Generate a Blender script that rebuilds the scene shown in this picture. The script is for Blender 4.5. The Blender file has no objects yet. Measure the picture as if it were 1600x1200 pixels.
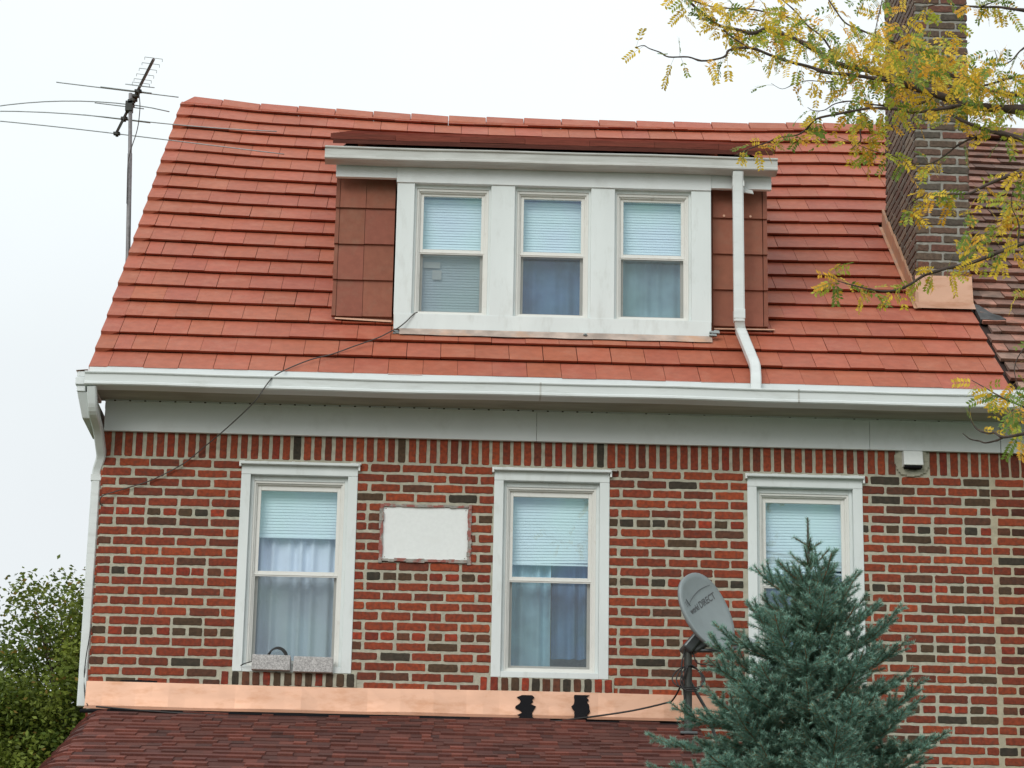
import bpy, math, random
import numpy as np
from mathutils import Vector, Matrix
random.seed(7); RNG = np.random.default_rng(7)
R = math.radians
scene = bpy.context.scene
COL = scene.collection

# ------------------------------------------------------------------ camera
YAW, PITCH, ROLL, FPX, DIST = 0.02720423, 0.28080444, 0.01810106, 3900.0, 16.45
def cam_axes():
    cy, sy, cp, sp = math.cos(YAW), math.sin(YAW), math.cos(PITCH), math.sin(PITCH)
    w = Vector((sy*cp, cy*cp, sp)); r = Vector((cy, -sy, 0)); u = r.cross(w)
    cr, sr = math.cos(ROLL), math.sin(ROLL)
    return cr*r + sr*u, -sr*r + cr*u, w
AR, AU, AW = cam_axes()
cam = bpy.data.cameras.new('camera'); cam_o = bpy.data.objects.new('camera', cam); COL.objects.link(cam_o)
M = Matrix((AR, AU, -AW)).transposed().to_4x4(); M.translation = Vector((0, -DIST, 0))
cam_o.matrix_world = M
cam.sensor_width = 36; cam.lens = 36*FPX/1600; cam.clip_start = 0.2; cam.clip_end = 3000
scene.camera = cam_o
GROUND = -1.6        # the eye is 1.6 m above the ground

# ------------------------------------------------------------------ light
wd = bpy.data.worlds.new('World'); scene.world = wd; wd.use_nodes = True
nt = wd.node_tree; nt.nodes.clear()
out = nt.nodes.new('ShaderNodeOutputWorld'); bg = nt.nodes.new('ShaderNodeBackground')
sky = nt.nodes.new('ShaderNodeTexSky'); sky.sky_type = 'NISHITA'; sky.sun_disc = False
SUN_EL, SUN_ROT = R(29), R(205)
sky.sun_elevation = SUN_EL; sky.sun_rotation = SUN_ROT
tc = nt.nodes.new('ShaderNodeTexCoord'); sep = nt.nodes.new('ShaderNodeSeparateXYZ')
ramp = nt.nodes.new('ShaderNodeValToRGB')
nt.links.new(tc.outputs['Generated'], sep.inputs[0]); nt.links.new(sep.outputs['Z'], ramp.inputs[0])
cr = ramp.color_ramp                      # overcast luminance rising towards the zenith
cr.elements[0].position = 0.0; cr.elements[0].color = (.66, .68, .69, 1)
cr.elements[1].position = 1.0; cr.elements[1].color = (1.02, 1.06, 1.08, 1)
e = cr.elements.new(.22); e.color = (.83, .86, .868, 1)
e = cr.elements.new(.36); e.color = (.93, .985, .99, 1)
e = cr.elements.new(.60); e.color = (.98, 1.03, 1.04, 1)
hsv = nt.nodes.new('ShaderNodeMixRGB'); hsv.blend_type = 'ADD'; hsv.inputs[0].default_value = 0.012
nt.links.new(ramp.outputs[0], hsv.inputs[1]); nt.links.new(sky.outputs[0], hsv.inputs[2])
cn = nt.nodes.new('ShaderNodeTexNoise'); cn.inputs['Scale'].default_value = 3.2; cn.inputs['Detail'].default_value = 4; nt.links.new(tc.outputs['Generated'], cn.inputs[0])
cm = nt.nodes.new('ShaderNodeMapRange'); cm.inputs[1].default_value = .3; cm.inputs[2].default_value = .7; cm.inputs[3].default_value = .95; cm.inputs[4].default_value = 1.05; nt.links.new(cn.outputs[0], cm.inputs[0])
cx2 = nt.nodes.new('ShaderNodeMixRGB'); cx2.blend_type = 'MULTIPLY'; cx2.inputs[0].default_value = 1; nt.links.new(hsv.outputs[0], cx2.inputs[1]); nt.links.new(cm.outputs[0], cx2.inputs[2])
nt.links.new(cx2.outputs[0], bg.inputs[0]); bg.inputs[1].default_value = 1.0
nt.links.new(bg.outputs[0], out.inputs[0])
sl = bpy.data.lights.new('sun', 'SUN'); sl.energy = 1.3; sl.angle = R(32); sl.color = (1, .97, .92)
so = bpy.data.objects.new('sun', sl); COL.objects.link(so)
sd = Vector((-.34, -.72, math.tan(R(29))*.80)).normalized()
so.rotation_euler = sd.to_track_quat('Z', 'Y').to_euler()
vs = scene.view_settings; vs.view_transform = 'Standard'; vs.look = 'None'; vs.exposure = 0.0; vs.gamma = 1
scene.cycles.max_bounces = 6; scene.cycles.transparent_max_bounces = 12

# ------------------------------------------------------------------ helpers
def ray(px, py): return (px-800)/FPX*AR - (py-600)/FPX*AU + AW
def P(px, py, Y=0.0):
    d = ray(px, py); t = (Y+DIST)/d.y
    return Vector((d.x*t, Y, d.z*t))

class MB:
    def __init__(s): s.v = []; s.f = []; s.c = []; s.col = (1, 1, 1)
    def add(s, vs, fs, col=None):
        n = len(s.v); s.v += [tuple(v) for v in vs]; s.f += [tuple(i+n for i in f) for f in fs]
        s.c += [col or s.col]*len(vs)
    def box(s, x0, x1, y0, y1, z0, z1, col=None):
        s.add([(x0,y0,z0),(x1,y0,z0),(x1,y1,z0),(x0,y1,z0),(x0,y0,z1),(x1,y0,z1),(x1,y1,z1),(x0,y1,z1)],
              [(0,3,2,1),(4,5,6,7),(0,1,5,4),(1,2,6,5),(2,3,7,6),(3,0,4,7)], col)
    def hexa(s, p, col=None):   # 8 points, bottom four then top four
        s.add(p, [(0,3,2,1),(4,5,6,7),(0,1,5,4),(1,2,6,5),(2,3,7,6),(3,0,4,7)], col)
    def prism_x(s, prof, x0, x1, seg=1, fn=None, col=None):   # profile of (y,z) swept along x
        n = len(prof); vs = []
        for k in range(seg+1):
            x = x0+(x1-x0)*k/seg; dz = fn(x) if fn else 0
            vs += [(x, y, z+dz) for y, z in prof]
        fs = [(k*n+i, k*n+(i+1) % n, (k+1)*n+(i+1) % n, (k+1)*n+i) for k in range(seg) for i in range(n)]
        fs += [tuple(range(n))[::-1], tuple(seg*n+i for i in range(n))]
        s.add(vs, fs, col)
    def tube(s, pts, rad, n=8, col=None, cap=True):
        pts = [Vector(p) for p in pts]; m = len(pts)
        rs = rad if isinstance(rad, (list, tuple)) else [rad]*m
        up = Vector((0, 0, 1)); vs = []; a = None
        for i, p in enumerate(pts):
            t = (pts[min(i+1, m-1)]-pts[max(i-1, 0)]).normalized()
            if a is None:
                a = t.cross(up)
                if a.length < .1: a = t.cross(Vector((1, 0, 0)))
            a = (a - t*a.dot(t)).normalized(); b = t.cross(a)
            for k in range(n):
                th = 2*math.pi*k/n
                vs.append(p + (a*math.cos(th)+b*math.sin(th))*rs[i])
        fs = [(i*n+k, i*n+(k+1) % n, (i+1)*n+(k+1) % n, (i+1)*n+k) for i in range(m-1) for k in range(n)]
        if cap: fs += [tuple(range(n))[::-1], tuple((m-1)*n+k for k in range(n))]
        s.add(vs, fs, col)
    def rtube(s, pts, w, h, col=None, side=(1, 0, 0)):     # rectangular pipe
        pts = [Vector(p) for p in pts]; m = len(pts); vs = []; sx = Vector(side).normalized()
        c = .28
        for i, p in enumerate(pts):
            t = (pts[min(i+1, m-1)]-pts[max(i-1, 0)]).normalized()
            a = (sx - t*sx.dot(t)).normalized(); b = t.cross(a)
            for u, v in [(-1,-1+c),(-1+c,-1),(1-c,-1),(1,-1+c),(1,1-c),(1-c,1),(-1+c,1),(-1,1-c)]:
                vs.append(p+a*u*w/2+b*v*h/2)
        fs = [(i*8+k, i*8+(k+1) % 8, (i+1)*8+(k+1) % 8, (i+1)*8+k) for i in range(m-1) for k in range(8)]
        fs += [tuple(range(8))[::-1], tuple((m-1)*8+k for k in range(8))]
        s.add(vs, fs, col)
    def build(s, name, mat, parent=None, smooth=False, bevel=0, seg=2):
        me = bpy.data.meshes.new(name); me.from_pydata(s.v, [], s.f); me.update()
        at = me.color_attributes.new('Col', 'FLOAT_COLOR', 'POINT')
        a = np.ones((len(s.v), 4), np.float32); a[:, :3] = np.array(s.c, np.float32).reshape(-1, 3)
        at.data.foreach_set('color', a.ravel())
        me.materials.append(mat)
        if smooth: me.polygons.foreach_set('use_smooth', [True]*len(me.polygons))
        o = bpy.data.objects.new(name, me); COL.objects.link(o)
        if bevel:
            m = o.modifiers.new('bevel', 'BEVEL'); m.width = bevel; m.segments = seg; m.limit_method = 'ANGLE'
        if parent is not None: attach(o, parent)
        return o
def attach(o, parent):
    o.parent = parent
    bpy_m = WORLD.get(parent.name)
    if bpy_m is not None: o.matrix_parent_inverse = bpy_m.inverted()
WORLD = {}
def empty(name, loc):
    o = bpy.data.objects.new(name, None); COL.objects.link(o); o.location = loc; o.empty_display_size = .3
    WORLD[o.name] = Matrix.Translation(Vector(loc)); return o
def tag(o, label=None, cat=None, group=None, kind=None):
    if label: o['label'] = label
    if cat: o['category'] = cat
    if group: o['group'] = group
    if kind: o['kind'] = kind
    return o
def fast_mesh(name, V, F, mat, parent=None, C=None, smooth=False):   # numpy V (n,3), F (m,k)
    me = bpy.data.meshes.new(name); n = len(V); m, k = F.shape
    me.vertices.add(n); me.vertices.foreach_set('co', V.astype(np.float32).ravel())
    me.loops.add(m*k); me.loops.foreach_set('vertex_index', F.astype(np.int32).ravel())
    me.polygons.add(m); me.polygons.foreach_set('loop_start', np.arange(0, m*k, k, dtype=np.int32))
    me.polygons.foreach_set('loop_total', np.full(m, k, np.int32))
    if smooth: me.polygons.foreach_set('use_smooth', np.ones(m, bool))
    me.update(calc_edges=True); me.validate()
    if C is not None:
        at = me.color_attributes.new('Col', 'FLOAT_COLOR', 'POINT')
        a = np.ones((n, 4), np.float32); a[:, :3] = C; at.data.foreach_set('color', a.ravel())
    me.materials.append(mat)
    o = bpy.data.objects.new(name, me); COL.objects.link(o)
    if parent is not None: attach(o, parent)
    return o

# ------------------------------------------------------------------ materials
def mat(name, base, rough=.7, metal=0, noise=.15, nscale=6, bump=0, bscale=60, attr=False, spec=.5,
        dirt=None, dscale=3, damt=.5, dlo=.5, dhi=.75, transl=0, stretch=(1, 1, 1), ior=1.45):
    m = bpy.data.materials.new(name); m.use_nodes = True; t = m.node_tree; N = t.nodes; L = t.links
    b = N['Principled BSDF']; b.inputs['Roughness'].default_value = rough; b.inputs['Metallic'].default_value = metal
    b.inputs['Specular IOR Level'].default_value = spec
    co = N.new('ShaderNodeTexCoord'); mp = N.new('ShaderNodeMapping'); mp.inputs['Scale'].default_value = stretch
    L.new(co.outputs['Object'], mp.inputs[0])
    if attr:
        a = N.new('ShaderNodeAttribute'); a.attribute_name = 'Col'
        mu = N.new('ShaderNodeMixRGB'); mu.blend_type = 'MULTIPLY'; mu.inputs[0].default_value = 1
        mu.inputs[1].default_value = (*base, 1); L.new(a.outputs['Color'], mu.inputs[2]); cur = mu.outputs[0]
    else:
        rgb = N.new('ShaderNodeRGB'); rgb.outputs[0].default_value = (*base, 1); cur = rgb.outputs[0]
    if noise:
        n = N.new('ShaderNodeTexNoise'); n.inputs['Scale'].default_value = nscale; n.inputs['Detail'].default_value = 6
        L.new(mp.outputs[0], n.inputs[0])
        mr = N.new('ShaderNodeMapRange'); mr.inputs[1].default_value = .3; mr.inputs[2].default_value = .7
        mr.inputs[3].default_value = 1-noise; mr.inputs[4].default_value = 1+noise
        L.new(n.outputs[0], mr.inputs[0])
        mu = N.new('ShaderNodeMixRGB'); mu.blend_type = 'MULTIPLY'; mu.inputs[0].default_value = 1
        L.new(cur, mu.inputs[1]); L.new(mr.outputs[0], mu.inputs[2]); cur = mu.outputs[0]
    if dirt:
        n = N.new('ShaderNodeTexNoise'); n.inputs['Scale'].default_value = dscale; n.inputs['Detail'].default_value = 8
        n.inputs['Roughness'].default_value = .65
        L.new(mp.outputs[0], n.inputs[0])
        mr = N.new('ShaderNodeMapRange'); mr.inputs[1].default_value = dlo; mr.inputs[2].default_value = dhi
        mr.inputs[3].default_value = 0; mr.inputs[4].default_value = damt; L.new(n.outputs[0], mr.inputs[0])
        mx = N.new('ShaderNodeMixRGB'); L.new(mr.outputs[0], mx.inputs[0]); L.new(cur, mx.inputs[1])
        mx.inputs[2].default_value = (*dirt, 1); cur = mx.outputs[0]
    L.new(cur, b.inputs['Base Color'])
    if bump:
        n = N.new('ShaderNodeTexNoise'); n.inputs['Scale'].default_value = bscale; n.inputs['Detail'].default_value = 5
        L.new(mp.outputs[0], n.inputs[0]); bu = N.new('ShaderNodeBump'); bu.inputs['Strength'].default_value = bump
        bu.inputs['Distance'].default_value = .004; L.new(n.outputs[0], bu.inputs['Height']); L.new(bu.outputs[0], b.inputs['Normal'])
    if transl:
        tr = N.new('ShaderNodeBsdfTranslucent'); L.new(cur, tr.inputs[0]); mx = N.new('ShaderNodeMixShader')
        mx.inputs[0].default_value = transl; L.new(b.outputs[0], mx.inputs[1]); L.new(tr.outputs[0], mx.inputs[2])
        L.new(mx.outputs[0], N['Material Output'].inputs[0])
    return m
def see_through(name, tint, kind):
    m = bpy.data.materials.new(name); m.use_nodes = True; t = m.node_tree; N = t.nodes; L = t.links
    N.remove(N['Principled BSDF']); o = N['Material Output']
    tr = N.new('ShaderNodeBsdfTransparent'); tr.inputs[0].default_value = (*tint, 1)
    mx = N.new('ShaderNodeMixShader')
    if kind == 'glass':
        gl = N.new('ShaderNodeBsdfGlossy'); gl.inputs['Roughness'].default_value = .02
        # faint tempering iridescence, as in the coated panes
        n = N.new('ShaderNodeTexNoise'); n.inputs['Scale'].default_value = 2.2
        co = N.new('ShaderNodeTexCoord'); L.new(co.outputs['Object'], n.inputs[0])
        rp = N.new('ShaderNodeValToRGB'); rp.color_ramp.elements[0].position = .35; rp.color_ramp.elements[0].color = (.58, .72, 1, 1)
        rp.color_ramp.elements[1].position = .65; rp.color_ramp.elements[1].color = (.60, 1, .95, 1)
        L.new(n.outputs[0], rp.inputs[0]); L.new(rp.outputs[0], gl.inputs[0])
        lw = N.new('ShaderNodeLayerWeight'); pw = N.new('ShaderNodeMath'); pw.operation = 'POWER'; pw.inputs[1].default_value = 5
        ma = N.new('ShaderNodeMath'); ma.operation = 'MULTIPLY_ADD'; ma.inputs[1].default_value = .85; ma.inputs[2].default_value = .15
        L.new(lw.outputs['Facing'], pw.inputs[0]); L.new(pw.outputs[0], ma.inputs[0]); L.new(ma.outputs[0], mx.inputs[0]); L.new(tr.outputs[0], mx.inputs[1]); L.new(gl.outputs[0], mx.inputs[2])
    else:
        df = N.new('ShaderNodeBsdfDiffuse'); df.inputs[0].default_value = (.20, .21, .20, 1); mx.inputs[0].default_value = .34
        L.new(tr.outputs[0], mx.inputs[1]); L.new(df.outputs[0], mx.inputs[2])
    L.new(mx.outputs[0], o.inputs[0]); return m

m_brick = mat('fired_brick', (.82, .72, .58), .88, noise=.34, nscale=42, bump=.6, bscale=130, attr=True, dirt=(.085, .05, .035), dscale=26, damt=.62, dlo=.5, dhi=.74)
m_mortar = mat('grey_lime_mortar', (.42, .405, .32), .95, noise=.18, nscale=25, bump=.8, bscale=90, dirt=(.30, .28, .22), dscale=3.2, damt=.5)
m_mortar2 = mat('buff_mortar', (.42, .375, .27), .95, noise=.15, nscale=25, bump=.8, bscale=90)
m_trim = mat('white_clad_trim', (.70, .75, .74), .5, noise=.05, nscale=3, dirt=(.33, .33, .28), dscale=9, damt=.38, dlo=.54, dhi=.84, stretch=(1.6, 1.6, .5), bump=.15, bscale=12)
m_frieze = mat('weathered_white_board', (.73, .77, .77), .6, noise=.04, nscale=3, dirt=(.30, .30, .26), dscale=3, damt=.35, dlo=.52, dhi=.8, bump=.1, bscale=200)
m_vinyl = mat('white_vinyl', (.74, .74, .70), .45, noise=.03, dirt=(.40, .34, .25), dscale=14, damt=.5, dlo=.58, dhi=.82)
m_gutter = mat('white_gutter_metal', (.68, .72, .71), .38, noise=.04, nscale=4, dirt=(.28, .28, .23), dscale=7, damt=.4, dlo=.55, dhi=.85, stretch=(.5, 3, 3))
m_gutter2 = mat('soiled_gutter_metal', (.53, .54, .51), .45, noise=.06, nscale=4, dirt=(.26, .24, .20), dscale=6, damt=.6, dlo=.45, dhi=.8, stretch=(.6, 3, 4))
m_soffit = mat('shade_toned_grimy_soffit', (.36, .355, .29), .8, noise=.2, nscale=5, dirt=(.16, .14, .10), dscale=4, damt=.6, stretch=(.4, 2, 2))  # under-eave shade is put into the dark base colour; blotchy grime over it
m_tile = mat('terracotta_tile', (.395, .112, .062), .60, noise=.10, nscale=18, bump=.2, bscale=220, attr=True, dirt=(.52, .25, .17), dscale=5, damt=.38, dlo=.5, dhi=.8, spec=.35)
m_wtile = mat('brown_wall_tile', (.275, .098, .062), .75, noise=.08, nscale=20, bump=.2, bscale=160, attr=True, dirt=(.30, .19, .13), dscale=7, damt=.35, spec=.3)
m_dtile = mat('dark_ribbed_tile', (.23, .052, .033), .8, noise=.25, nscale=25, bump=.6, bscale=60, attr=True, stretch=(.3, 1, 6), dirt=(.27, .10, .06), dscale=8, damt=.4)
m_old = mat('old_brown_tile', (.33, .165, .12), .85, noise=.25, nscale=12, bump=.5, bscale=80, attr=True, dirt=(.10, .08, .06), dscale=9, damt=.7, dlo=.48, dhi=.7)
m_deck = mat('roofing_felt', (.035, .02, .016), .9, noise=.2)
m_shingle = mat('red_brown_shingle', (1, .98, .96), .95, noise=.30, nscale=160, bump=.9, bscale=350, attr=True, dirt=(.10, .045, .035), dscale=5, damt=.3)
m_copper = mat('new_copper', (.60, .365, .255), .5, metal=.6, noise=.09, nscale=4, dirt=(.42, .20, .10), dscale=9, damt=.75, dlo=.5, dhi=.78, bump=.5, bscale=7, stretch=(.6, 1, 1.6))
m_copper2 = mat('weathered_copper', (.50, .28, .17), .6, metal=.3, noise=.12, nscale=6, dirt=(.30, .30, .28), dscale=5, damt=.6)
m_copper3 = mat('dull_copper_edge', (.50, .40, .34), .6, metal=.3, noise=.3, nscale=9, dirt=(.62, .36, .22), dscale=4, damt=.9)
m_cmortar = mat('soot_grey_mortar', (.30, .29, .255), .95, noise=.25, nscale=20, bump=.8, bscale=80)
m_tar = mat('black_roof_cement', (.010, .010, .012), .85, spec=.15, noise=.2, bump=.8, bscale=70)
m_cable = mat('black_cable', (.02, .02, .02), .5, noise=.1)
m_gcable = mat('grey_cable', (.06, .055, .05), .6, noise=.1)
m_ant = mat('weathered_aluminium', (.23, .22, .225), .55, metal=.5, noise=.2, nscale=30)
m_rod = mat('aluminium_rod', (.34, .37, .37), .5, metal=.4, noise=.15, nscale=30)
m_boom = mat('brownish_boom', (.16, .13, .13), .6, metal=.3, noise=.25, nscale=30)
m_dish = mat('grey_dish_paint', (.27, .315, .325), .45, noise=.05, nscale=8, dirt=(.17, .18, .17), dscale=5, damt=.3)
m_steel = mat('dark_galvanised_steel', (.12, .135, .14), .4, metal=.6, noise=.2, nscale=15)
m_pole = mat('dark_painted_pole', (.045, .05, .045), .6, metal=.2, noise=.3, nscale=20, dirt=(.12, .06, .04), dscale=12, damt=.5)
m_granite = mat('grey_granite', (.42, .41, .40), .8, noise=.45, nscale=120, bump=.5, bscale=150)
m_ink = mat('dark_print', (.095, .10, .105), .6, noise=0)
m_sheet = mat('white_panel_sheet', (.78, .815, .80), .6, noise=.03, nscale=40, bump=.1, bscale=60, dirt=(.55, .55, .50), dscale=5, damt=.3, dlo=.55, dhi=.8)
m_caulk = mat('old_frame_and_caulk', (.30, .29, .26), .8, noise=.3, nscale=30, bump=1, bscale=60, dirt=(.32, .09, .07), dscale=11, damt=.9, dlo=.47, dhi=.55)
m_blind = mat('pale_blind_slat', (.74, .84, .88), .6, noise=.02)
m_curtain = mat('white_curtain', (.74, .79, .88), .8, noise=.12, nscale=3)
m_bcurtain = mat('blue_curtain', (.16, .30, .52), .8, noise=.35, nscale=5)
m_gcurtain = mat('teal_grey_curtain', (.46, .68, .78), .8, noise=.3, nscale=4)
m_room = mat('dim_room_wall', (.10, .14, .2), .9, noise=.3, nscale=2)
m_paper = mat('paper_note', (.8, .8, .75), .8, noise=0)
m_glass = see_through('coated_glass', (.92, .985, 1.0), 'glass')
m_screen = see_through('insect_screen', (.95, .95, .95), 'screen')
m_soil = mat('lead_flashing', (.33, .37, .37), .6, metal=.3, noise=.3, nscale=25)
m_lead = mat('grey_black_patching', (.055, .055, .055), .7, noise=.5, nscale=14, bump=1, bscale=25)
m_needle = mat('blue_green_needles', (1, 1, 1), .65, noise=.1, nscale=10, attr=True, transl=.12, spec=.25)
m_bark = mat('grey_brown_bark', (.07, .05, .042), .9, noise=.35, nscale=30, bump=.8, bscale=60)
m_twig = mat('spruce_twig_bark', (.20, .10, .045), .85, noise=.3, nscale=40)
m_locust = mat('yellowing_leaflets', (1, 1, 1), .55, noise=.12, nscale=20, attr=True, transl=.42, spec=.3)
m_bleaf = mat('olive_green_leaves', (1, 1, 1), .6, noise=.15, nscale=3, attr=True, transl=.3, spec=.3)

# ------------------------------------------------------------------ setting
def sheet(name, x0, x1, y0, y1, z, m):
    b = MB(); b.add([(x0,y0,z),(x1,y0,z),(x1,y1,z),(x0,y1,z)], [(0,1,2,3)]); o = b.build(name, m); tag(o, kind='structure'); return o
m_grass = mat('lawn_green', (.06, .09, .03), .95, noise=.4, nscale=3, bump=1, bscale=40)
m_asph = mat('asphalt', (.055, .055, .057), .9, noise=.25, nscale=30, bump=.5, bscale=120)
m_conc = mat('concrete_paving', (.34, .33, .30), .9, noise=.15, nscale=8, bump=.3, bscale=60)
sheet('ground', -900, 900, -900, 900, GROUND, m_grass)
sheet('road', -200, 200, -21, -12.5, GROUND+.004, m_asph)
b = MB(); b.box(-200, 200, -12.5, -12.35, GROUND-.1, GROUND+.12)
tag(b.build('kerb', m_conc, bevel=.02), kind='structure')
sheet('pavement', -200, 200, -12.35, -10.4, GROUND+.008, m_conc)

# ------------------------------------------------------------------ the brick house
XL, XR = -2.315, 3.72           # own front wall; the party line of the roof is a little further right
HX0 = -2.315
PARTY = 3.825
house = tag(empty('brick_house', (.7, 0, GROUND)),
            'red brick house with orange tiled roof, three windowed white dormer and copper flashing', 'house')
SL = R(40.4); TS = math.tan(SL); EXP = .298
EY, EZ = -.34, 4.70
SAGX = [-2.6,-2.3,-2.05,-1.7,-1.18,-.6,0,.8,1.36,2.2,2.67,3.1,3.75,4.8,9]
SAGZ = [.0,0,-.017,-.048,-.069,-.094,-.113,-.115,-.112,-.105,-.097,-.080,-.076,-.10,-.10]
DMAX = 5.70
def sag(x): return float(np.interp(x, SAGX, SAGZ))
def rp(x, d, h=0.0):            # point on the roof: x along the eave, d up the slope, h above the surface
    return Vector((x, EY + d*math.cos(SL) - h*math.sin(SL), EZ + d*math.sin(SL) + h*math.cos(SL) + sag(x)*min(1, max(0, d/DMAX))**1.15))

BRICKS = [((.300,.060,.026), 32), ((.250,.050,.025), 28), ((.345,.070,.027), 11), ((.185,.046,.027), 10),
          ((.085,.055,.034), 2.5), ((.050,.046,.037), 2.5), ((.12,.052,.034), 5)]
DARKB = [((.085,.055,.034), 8), ((.045,.042,.034), 5), ((.14,.055,.032), 8), ((.25,.038,.020), 12), ((.34,.05,.022), 8)]
CHIM = [((.15,.10,.085), 9), ((.10,.095,.09), 10), ((.17,.08,.068), 8), ((.125,.10,.085), 9)]
SIDE = [((.17,.145,.135), 9), ((.15,.145,.14), 9), ((.18,.13,.12), 6), ((.23,.21,.19), 6)]
def pick(pal, f=1):
    c = random.choices([p[0] for p in pal], [p[1] for p in pal])[0]; k = random.uniform(.86, 1.14)*f
    return tuple(x*k for x in c)
def brick(mb, x0, x1, z0, z1, col, T=None, dep=.016, wob=.0021):
    """one brick with uneven arrises, front face at y=0; T maps (x,y,z) to the wall"""
    w, h = x1-x0, z1-z0
    r = min(w, h)*random.uniform(.05, .16)
    tilt = [random.uniform(-.0022, .0022) for _ in range(4)]
    pts = []
    nx = max(3, int(w/.03)); nz = max(2, int(h/.03))
    for i in range(nx+1): pts.append((x0+r+(w-2*r)*i/nx, z0+tilt[0]+random.uniform(-wob, wob)))
    for i in range(nz+1): pts.append((x1+tilt[1]+random.uniform(-wob, wob), z0+r+(h-2*r)*i/nz))
    for i in range(nx+1): pts.append((x1-r-(w-2*r)*i/nx, z1+tilt[2]+random.uniform(-wob, wob)))
    for i in range(nz+1): pts.append((x0+tilt[3]+random.uniform(-wob, wob), z1-r-(h-2*r)*i/nz))
    n = len(pts); cx, cz = (x0+x1)/2, (z0+z1)/2; pr = random.uniform(-.001, .0012); tw = random.uniform(-.002, .002)
    vs = [(x, dep, z) for x, z in pts] + [(x, .0025+pr, z) for x, z in pts]
    vs += [(x+(.0035 if x < cx else -.0035), pr+tw*(x-cx)/w, z+(.0035 if z < cz else -.0035)) for x, z in pts]
    if T: vs = [T(*v) for v in vs]
    fs = [(i, (i+1) % n, n+(i+1) % n, n+i) for i in range(n)] + [(n+i, n+(i+1) % n, 2*n+(i+1) % n, 2*n+i) for i in range(n)]
    fs += [tuple(range(2*n, 3*n))]
    mb.add(vs, fs, col)
def wall_rows(mb, x0, x1, ztop, zbot, holes, phase, pal, T=None, hrow=6, firsthalf=True, first=1, colf=None):
    """common bond: five stretcher courses then one of headers; ztop is the top of the first course"""
    PZ, H, PX, J = .0678, .0503, .2127, .0192
    k = 0; z = ztop
    while z > zbot:
        row = k+first; zt = z-.0006*math.sin(k*1.7); zb = max(zt-H, zbot)
        if row % hrow == 0: step = PX/2; off = phase
        else: step = PX; off = phase + (PX/2 if row % 2 == 0 else 0)
        off += random.uniform(-.007, .007)
        i0 = math.floor((x0-off)/step)-1
        for i in range(i0, i0+int((x1-x0)/step)+4):
            jit = random.uniform(-.0035, .0035)
            a, c = off+i*step+J/2+jit, off+(i+1)*step-J/2+jit+random.uniform(-.003, .003)
            a, c = max(a, x0), min(c, x1)
            segs = [(a, c)]
            for hx0, hx1, hz0, hz1 in holes:
                if zt > hz0+.006 and zb < hz1-.006:
                    ns = []
                    for s0, s1 in segs:
                        if s1 <= hx0 or s0 >= hx1: ns.append((s0, s1))
                        else:
                            if s0 < hx0: ns.append((s0, hx0-.004))
                            if s1 > hx1: ns.append((hx1+.004, s1))
                    segs = ns
            for s0, s1 in segs:
                if s1-s0 > .022 and zt-zb > .015:
                    p = DARKB if (row % hrow == 0 and pal is BRICKS) else pal
                    f = colf((s0+s1)/2) if colf else 1
                    brick(mb, s0, s1, zb, zt, pick(p, f), T)
        z -= PZ; k += 1
def mortar_sheet(mb, x0, x1, z0, z1, holes, y=.0045):
    xs = sorted({x0, x1, *[h[0] for h in holes], *[h[1] for h in holes]}); zs = sorted({z0, z1, *[h[2] for h in holes], *[h[3] for h in holes]})
    for a, c in zip(xs, xs[1:]):
        for d, e in zip(zs, zs[1:]):
            mx, mz = (a+c)/2, (d+e)/2
            if any(h[0] < mx < h[1] and h[2] < mz < h[3] for h in holes): continue
            n = max(1, int((c-a)/.25)); m_ = max(1, int((e-d)/.25))
            mb.add([(a, y, d), (c, y, d), (c, y, e), (a, y, e)], [(0, 1, 2, 3)])
            # returns of the openings are closed by the window casings
WINX = [(-1.372, -.585), (.340, 1.123), (2.061, 2.847)]
WZ0, WZ1 = 2.720, 4.150
holes = [(a+.006, b-.006, WZ0, WZ1) for a, b in WINX]
VENT = (3.12, 3.262, 4.198, 4.335)
PLATE = (-.418, .182, 3.482, 3.872)
rowlock = [(a-.075, b+.035, 2.628, WZ0) for a, b in WINX]
ZBOT = GROUND
mb = MB(); mortar_sheet(mb, XL, XR, ZBOT, 4.45, holes+[PLATE])
wall_m = mb.build('wall', m_mortar, house)
mb = MB()
# soldier course under the frieze
x = XL+.004; z0 = 4.172
while x < XR-.03:
    w = .0495+random.uniform(-.002, .002)
    if not (VENT[0]-.045 < x+w/2 < VENT[1]+.05):
        brick(mb, x, min(x+w, XR), z0+random.uniform(-.002, .002), 4.40, pick(BRICKS[:4] if random.random() < .9 else DARKB), wob=.0013)
    x += .0712
wall_rows(mb, XL, XR, 4.155, 2.53, holes+[PLATE]+rowlock, -2.212, BRICKS)
wall_rows(mb, 1.5, XR, 4.155-.0678*24, GROUND+.05, [], -2.212, BRICKS, first=25)
for a, b_, z0, z1 in rowlock:
    x = a+.006
    while x < b_-.03:
        brick(mb, x, x+.048, z0+.002, z1-.004, pick(DARKB), T=lambda x, y, z: (x, y-.012, z), dep=.03); x += .0692
wb = mb.build('brick_face', m_brick, wall_m)
# mortar crumbs and the sill bed, behind the rowlocks
for a, b_, z0, z1 in rowlock:
    mb = MB(); mb.box(a, b_, -.0065, .004, z0, z1-.002); mb.build('sill_bed', m_mortar, wall_m)
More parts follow.
